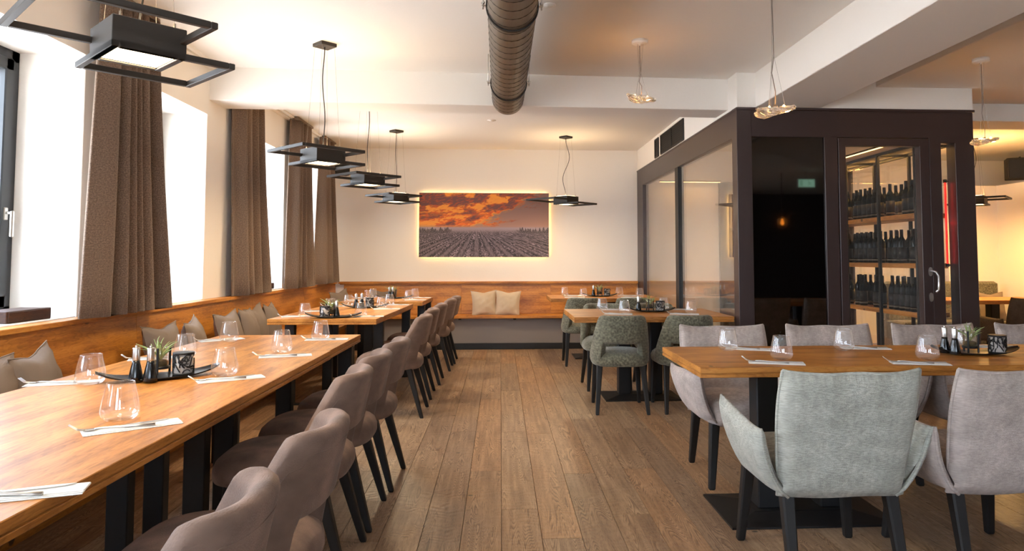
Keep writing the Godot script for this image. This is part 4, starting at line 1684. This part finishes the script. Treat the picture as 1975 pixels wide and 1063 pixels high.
	cushion("left of two pale beige cushions on the rear bench under the picture", "pale cushions on the rear bench", M.cushion_pale, P(-0.225, 0.463, 9.72), 0.36, 0.08, 0.2, 0.04)
	cushion("right of two pale beige cushions on the rear bench under the picture", "pale cushions on the rear bench", M.cushion_pale, P(0.105, 0.463, 9.71), 0.36, -0.08, 0.22, -0.04)

	# curtains
	curtain("brown velvet curtain nearest the camera, right of the first window", 3.85, 4.74, 4.02, 4.58, 2.79, 6, 1)
	curtain("brown velvet curtain just beyond the cross beam", 6.08, 6.88, 6.10, 6.74, 2.79, 4, 2, -2.335)
	curtain("brown velvet curtain, third from the camera", 7.45, 8.42, 7.70, 8.30, 2.79, 5, 3)
	curtain("brown velvet curtain in the rear corner beside the rear wall", 8.70, 9.66, 8.88, 9.44, 2.79, 4, 4)

	# pendant lamps
	frame_lamp("black frame lamp nearest the camera, partly cut by the upper left corner", P(-1.25, 1.935, 2.42), PI / 4, 0.885, 1.0)
	frame_lamp("black frame lamp second from the camera, hanging from a diamond canopy", P(-1.29, 1.935, 5.06), PI / 4, 0.885, 1.0)
	frame_lamp("black frame lamp third from the camera, over the second left table", P(-1.25, 1.935, 6.55), PI / 4, 0.885, -1.0)
	frame_lamp("black frame lamp farthest in the left row, over the rear left table", P(-1.28, 1.935, 8.50), PI / 4, 0.885, 1.0)
	frame_lamp("black frame lamp over the rear right table, in front of the picture's right edge", P(0.84, 1.935, 8.80), -PI / 4, 0.885, -1.0)
	frame_lamp("black frame lamp in the rear room to the right of the wine room", P(5.80, 1.90, 8.1), PI / 4, 0.812, 1.0, 3.0)
	frame_lamp("black frame lamp in the rear right room, out beyond the right edge of the frame", P(7.6, 1.90, 7.3), PI / 4, 0.812, 1.0, 2.1)
	glass_pendant("glass pendant lamp with white canopy between the duct and the wine room", P(1.0, 2.385, 4.85), 0.435, 0.5, 0.0, -0.12, 0.19)
	glass_pendant("glass pendant lamp nearest the camera, hanging before the wine room corner", P(1.285, 1.935, 3.15), 0.885, 0.05, 0.3, 0.16, 0.27)
	glass_pendant("glass pendant lamp with white canopy right of the wine room", P(3.52, 2.095, 4.8), 0.617, 0.4, 0.15, 0.14, 0.30)

	# table settings, longest left table
	var lt := "on the longest left table, "
	setting(lt + "aisle side, nearest the camera", -1.01, 1.50, -0.995, 1.51, 0.3, false)
	setting(lt + "aisle side before the tray", -1.148, 2.185, -1.06, 2.09, 0.62)
	setting(lt + "bench side left of the tray", -1.594, 2.814, -1.705, 2.83, 0.25)
	setting(lt + "aisle side beyond the tray", -1.147, 2.978, -1.085, 2.885, 0.55)
	setting(lt + "bench side beyond the tray", -1.559, 3.546, -1.67, 3.50, 0.4)
	setting(lt + "aisle side before the leaf joint", -1.135, 3.691, -1.07, 3.545, 0.30)
	setting(lt + "aisle side at the far end", -1.075, 4.234, -1.04, 4.245, 0.10)
	setting(lt + "bench side at the far end", -1.591, 4.187, -1.66, 4.255, 0.7)
	condiments("on the longest left table", -1.385, 2.93, 0.62, [["mill", -1.433, 2.833], ["mill", -1.373, 2.824], ["jar", -1.42, 3.00, 1.2], ["lantern", -1.318, 2.985]])
	var t2 := "on the second left table, "
	setting(t2 + "bench side at the near end", -1.62, 5.866, -1.70, 5.93, 0.35)
	setting(t2 + "aisle side at the near end", -1.176, 5.943, -1.10, 5.88, 0.2)
	setting(t2 + "aisle side in the middle", -1.15, 6.811, -1.09, 6.74, 0.2)
	setting(t2 + "aisle side at the far end", -1.152, 7.30, -1.08, 7.33, 0.15)
	setting(t2 + "bench side at the far end", -1.553, 7.198, -1.66, 7.15, 0.3)
	setting(t2 + "bench side in the middle", -1.572, 6.54, -1.67, 6.50, 0.3)
	condiments("at the near end of the second left table", -1.37, 5.80, 0.25, [["lantern", -1.431, 5.765], ["mill", -1.345, 5.80], ["jar", -1.405, 5.85, 2.0]])
	condiments("at the far end of the second left table", -1.33, 6.93, 0.25, [["mill", -1.413, 6.90], ["mill", -1.37, 6.965], ["lantern", -1.29, 6.95]])
	var t3 := "on the rear left table, "
	setting(t3 + "bench side, nearer", -1.537, 8.18, -1.64, 8.17, 0.2)
	setting(t3 + "bench side, farther", -1.56, 8.60, -1.66, 8.62, 0.2)
	setting(t3 + "aisle side, nearer", -1.071, 8.20, -0.99, 8.17, 0.1)
	setting(t3 + "aisle side, farther", -1.052, 8.62, -0.98, 8.62, 0.1)
	condiments("on the rear left table", -1.28, 8.52, 0.3, [["mill", -1.343, 8.50], ["mill", -1.30, 8.49], ["jar", -1.315, 8.56, 0.9]])
	var r1 := "on the front right table, "
	setting(r1 + "far side at the left end", 1.209, 3.635, 1.335, 3.66, -0.35)
	setting(r1 + "near side at the left end", 1.359, 3.294, 1.285, 3.175, -0.30)
	setting(r1 + "far side, second from left", 1.825, 3.60, 1.975, 3.66, -0.15)
	setting(r1 + "near side left of the tray", 2.064, 3.254, 1.945, 3.125, -0.25)
	setting(r1 + "far side behind the mills", 2.56, 3.70, 2.70, 3.68, -0.2)
	condiments("on the front right table", 2.42, 3.42, -0.06, [["mill", 2.269, 3.43], ["mill", 2.285, 3.375], ["jar", 2.41, 3.44, 0.2], ["lantern", 2.53, 3.405]])
	var r2 := "on the middle right table, "
	setting(r2 + "far side at the left", 0.958, 6.48, 1.08, 6.50, -0.3)
	setting(r2 + "near side at the left", 1.10, 6.104, 1.03, 6.00, -0.35)
	setting(r2 + "near side at the right", 1.69, 6.07, 1.60, 5.96, -0.35)
	setting(r2 + "far side behind the lantern", 1.545, 6.50, 1.70, 6.50, -0.3)
	condiments("on the middle right table", 1.38, 6.28, 0.0, [["mill", 1.265, 6.29], ["jar", 1.37, 6.30, 0.6], ["lantern", 1.465, 6.28]])
	var r3 := "on the rear right table, "
	setting(r3 + "far side at the left", 0.833, 8.947, 0.96, 8.96, -0.2)
	setting(r3 + "near side at the left", 1.035, 8.60, 0.92, 8.55, -0.25)
	setting(r3 + "far side at the right", 1.541, 8.904, 1.66, 8.92, -0.2)
	setting(r3 + "near side at the right", 1.737, 8.56, 1.62, 8.52, -0.25)
	condiments("on the rear right table", 1.27, 8.80, 0.0, [["mill", 1.19, 8.80], ["jar", 1.27, 8.83, 0.1], ["lantern", 1.365, 8.80]])

	build_details()


func build_details() -> void:
	var b: Build
	# planters on the window sills
	for q in [[-2.50, 3.72, "wooden planter box on the first window sill at the left edge"], [-2.50, 7.40, "wooden planter box on the third window sill between two curtains"]]:
		var t := thing("planter_box", q[2], "planter", P(q[0], 0.9262, q[1]))
		b = Build.new()
		b.box(Vector3(0, 0.03, 0), Vector3(0.16, 0.06, 0.34), 0.003)
		b.box(Vector3(0.081, 0.03, 0), Vector3(0.006, 0.05, 0.32), 0.002)
		obj("box", b, M.planter, t)
	var pl := thing("potted_plant", "green leafy plant on the rear window sill peeking past the curtain", "plant", P(-2.55, 0.9262, 8.98))
	b = Build.new()
	b.lathe([Vector2(0.001, 0.0), Vector2(0.045, 0.0), Vector2(0.06, 0.09), Vector2(0.062, 0.10), Vector2(0.055, 0.10), Vector2(0.05, 0.085), Vector2(0.001, 0.085)], Vector3.ZERO, 20)
	obj("pot", b, M.white_paint, pl)
	b = Build.new()
	var stems := [[0.0, 0.02, 0.16, 0.5], [0.02, -0.03, 0.28, 0.4], [-0.02, 0.0, 0.34, -0.6], [0.03, 0.03, 0.22, -0.2], [-0.01, -0.04, 0.12, 0.9]]
	for s in stems:
		b.tube([Vector3(0, 0.08, 0), Vector3(s[0] * 1.5, s[2] * 0.6 + 0.05, s[1] * 1.5), Vector3(s[0] * 3.0, s[2], s[1] * 3.0)], 0.003, 0.002, 5)
	obj("stem", b, M.leaf, pl)
	for s in stems:
		b = Build.new()
		var rings := []
		for i in 9:
			var f := i / 8.0
			var w := 0.045 * sin(PI * pow(f, 0.75)) + 0.001
			var c := Vector3(0, 0.10 * f - 0.10 * f * f, -0.13 * f)
			rings.append(PackedVector3Array([c + Vector3(-w, 0.012 * w / 0.045, 0), c + Vector3(0, 0.0012, 0), c + Vector3(w, 0.012 * w / 0.045, 0), c + Vector3(0, -0.0012, 0)]))
		b.loft(rings)
		var lf := obj("leaf", b, M.leaf, pl)
		lf.position = Vector3(s[0] * 3.0, s[2], s[1] * 3.0)
		lf.rotation = Vector3(-0.3, s[3] * 1.4 - 1.0, 0.3)
	# loudspeakers
	for q in [[-2.30, 2.475, 9.60, 0.55, 0.17, "brown loudspeaker high in the rear left corner"], [7.02, 2.47, 9.0, -0.5, 0.29, "black loudspeaker hung high on the wall at the right edge"]]:
		var t := thing("loudspeaker", q[5], "speaker", P(q[0] + 0.1, q[1], q[2]), q[3])
		var s: float = q[4]
		b = Build.new()
		b.box(Vector3.ZERO, Vector3(s * 1.25, s, s * 0.8), 0.008)
		obj("body", b, M.lamp, t)
		b = Build.new()
		b.box(Vector3(0, 0, s * 0.41), Vector3(s * 1.12, s * 0.88, 0.012), 0.004)
		obj("grille", b, M.iron, t)
		b = Build.new()
		b.box(Vector3(0, 0, s * 0.419), Vector3(s * 0.22, s * 0.04, 0.006), 0.001)
		obj("badge", b, M.steel, t)
		b = Build.new()
		b.tube([Vector3(0, s * 0.45, -s * 0.2), Vector3(0, s * 0.58, -s * 0.2), Vector3(0, s * 0.58, -s * 1.0)], 0.01, 0.01, 6)
		obj("bracket", b, M.iron, t)
	# rear room to the right of the wine room
	var ot := "in the rear room beyond the wine room"
	pedestal_table("oak table in the rear room right of the wine room", 5.05, 6.55, 7.72, 8.40, [[5.8, 8.06, 0.68, 0.44, 0.145]])
	arm_chair("dark brown armchair with its back to the camera, right of the wine room", "", M.dark_chenille, M.dark_chenille, P(5.62, 0, 7.38), 0.12)
	var bn := thing("booth_seat", "dark padded booth seat behind the table in the rear room", "booth", P(5.85, 0, 8.72))
	b = Build.new()
	b.box(Vector3(0, 0.22, 0), Vector3(1.55, 0.44, 0.5), 0.02)
	obj("seat", b, M.green_velvet, bn)
	b = Build.new()
	b.box(Vector3(0, 0.68, -0.18), Vector3(1.55, 0.52, 0.12), 0.03)
	obj("backrest", b, M.green_velvet, bn)
	setting(ot + ", left side", 5.62, 7.98, 5.45, 7.90, -0.3)
	place("glass", make_glass, P(5.74, T, 8.12), 0.0, "clear stemless glass %s, right of the napkin" % ot, "stemless glasses")
	cushion("dark cushion on the booth seat at the right edge of the frame", "", M.cushion, P(6.35, 0.442, 8.62), 0.40, 0.1, 0.2)
	# what the black glass mirrors from behind the camera: a green exit sign and a bulb
	var ex := thing("exit_sign", "green running-figure emergency exit sign hanging from the ceiling behind the camera", "exit sign", P(5.19, 2.52, -0.05), PI)
	b = Build.new()
	b.box(Vector3(0, 0, 0), Vector3(0.30, 0.15, 0.03), 0.003)
	obj("housing", b, M.white_paint, ex)
	b = Build.new()
	b.box(Vector3(0, 0, 0.0165), Vector3(0.28, 0.13, 0.003), 0.001)
	obj("sign_face", b, glow(Color(0.62, 0.80, 0.70), 0.7), ex)
	b = Build.new()
	b.lathe([Vector2(0.001, 0), Vector2(0.010, 0), Vector2(0.010, 0.003), Vector2(0.001, 0.003)], Vector3.ZERO, 12)
	b = Build.new()
	var fig := Transform3D(Basis(), Vector3(-0.05, 0, 0.0195))
	b.extrude(PackedVector2Array([Vector2(-0.012, 0.018), Vector2(0.012, 0.022), Vector2(0.034, 0.002), Vector2(0.030, -0.004), Vector2(0.010, 0.010), Vector2(0.004, -0.008), Vector2(0.022, -0.024), Vector2(0.026, -0.050), Vector2(0.018, -0.050), Vector2(0.012, -0.028), Vector2(-0.006, -0.018), Vector2(-0.022, -0.040), Vector2(-0.044, -0.040), Vector2(-0.044, -0.032), Vector2(-0.026, -0.032), Vector2(-0.012, -0.010), Vector2(-0.008, 0.008), Vector2(-0.024, 0.004), Vector2(-0.036, -0.010), Vector2(-0.042, -0.004), Vector2(-0.028, 0.013)]), 0.002, fig)
	b.extrude(PackedVector2Array([Vector2(0.008, 0.030), Vector2(0.018, 0.026), Vector2(0.026, 0.032), Vector2(0.024, 0.044), Vector2(0.012, 0.046), Vector2(0.006, 0.038)]), 0.002, fig)
	b.box(Vector3(0.09, 0, 0.0195), Vector3(0.05, 0.10, 0.002), 0.0005)
	obj("pictogram", b, glow(Color(0.05, 0.40, 0.20), 0.5), ex)
	b = Build.new()
	b.tube([Vector3(0, 0.07, 0), Vector3(0, 0.20, 0)], 0.006, 0.006, 6)
	obj("hanger", b, M.steel, ex)
	area(ex, Vector3(0, 0, 0.024), Vector3(0, 0, 1), Vector2(0.28, 0.13), Color(0.72, 0.95, 0.82), 0.012)
	var lb := thing("bulb_pendant", "amber bulb in a dark wire cage hanging behind the camera", "pendant lamp", P(4.80, 1.87, -0.14))
	b = Build.new()
	b.lathe([Vector2(0.001, -0.06), Vector2(0.02, -0.05), Vector2(0.028, -0.02), Vector2(0.018, 0.03), Vector2(0.012, 0.05), Vector2(0.001, 0.05)], Vector3.ZERO, 16)
	obj("bulb", b, glow(Color(1.0, 0.55, 0.15), 6.0), lb)
	omni(lb, Vector3.ZERO, Color(1.0, 0.6, 0.25), 0.05, 0.02)
	b = Build.new()
	b.tube([Vector3(0, 0.05, 0), Vector3(0, 0.84, 0)], 0.004, 0.004, 6)
	for k in 6:
		var a := TAU * k / 6.0
		b.tube([Vector3(0, 0.09, 0), Vector3(cos(a) * 0.09, 0.04, sin(a) * 0.09), Vector3(cos(a) * 0.07, -0.10, sin(a) * 0.07), Vector3(0, -0.13, 0)], 0.003, 0.003, 5)
	obj("cage", b, M.iron, lb)
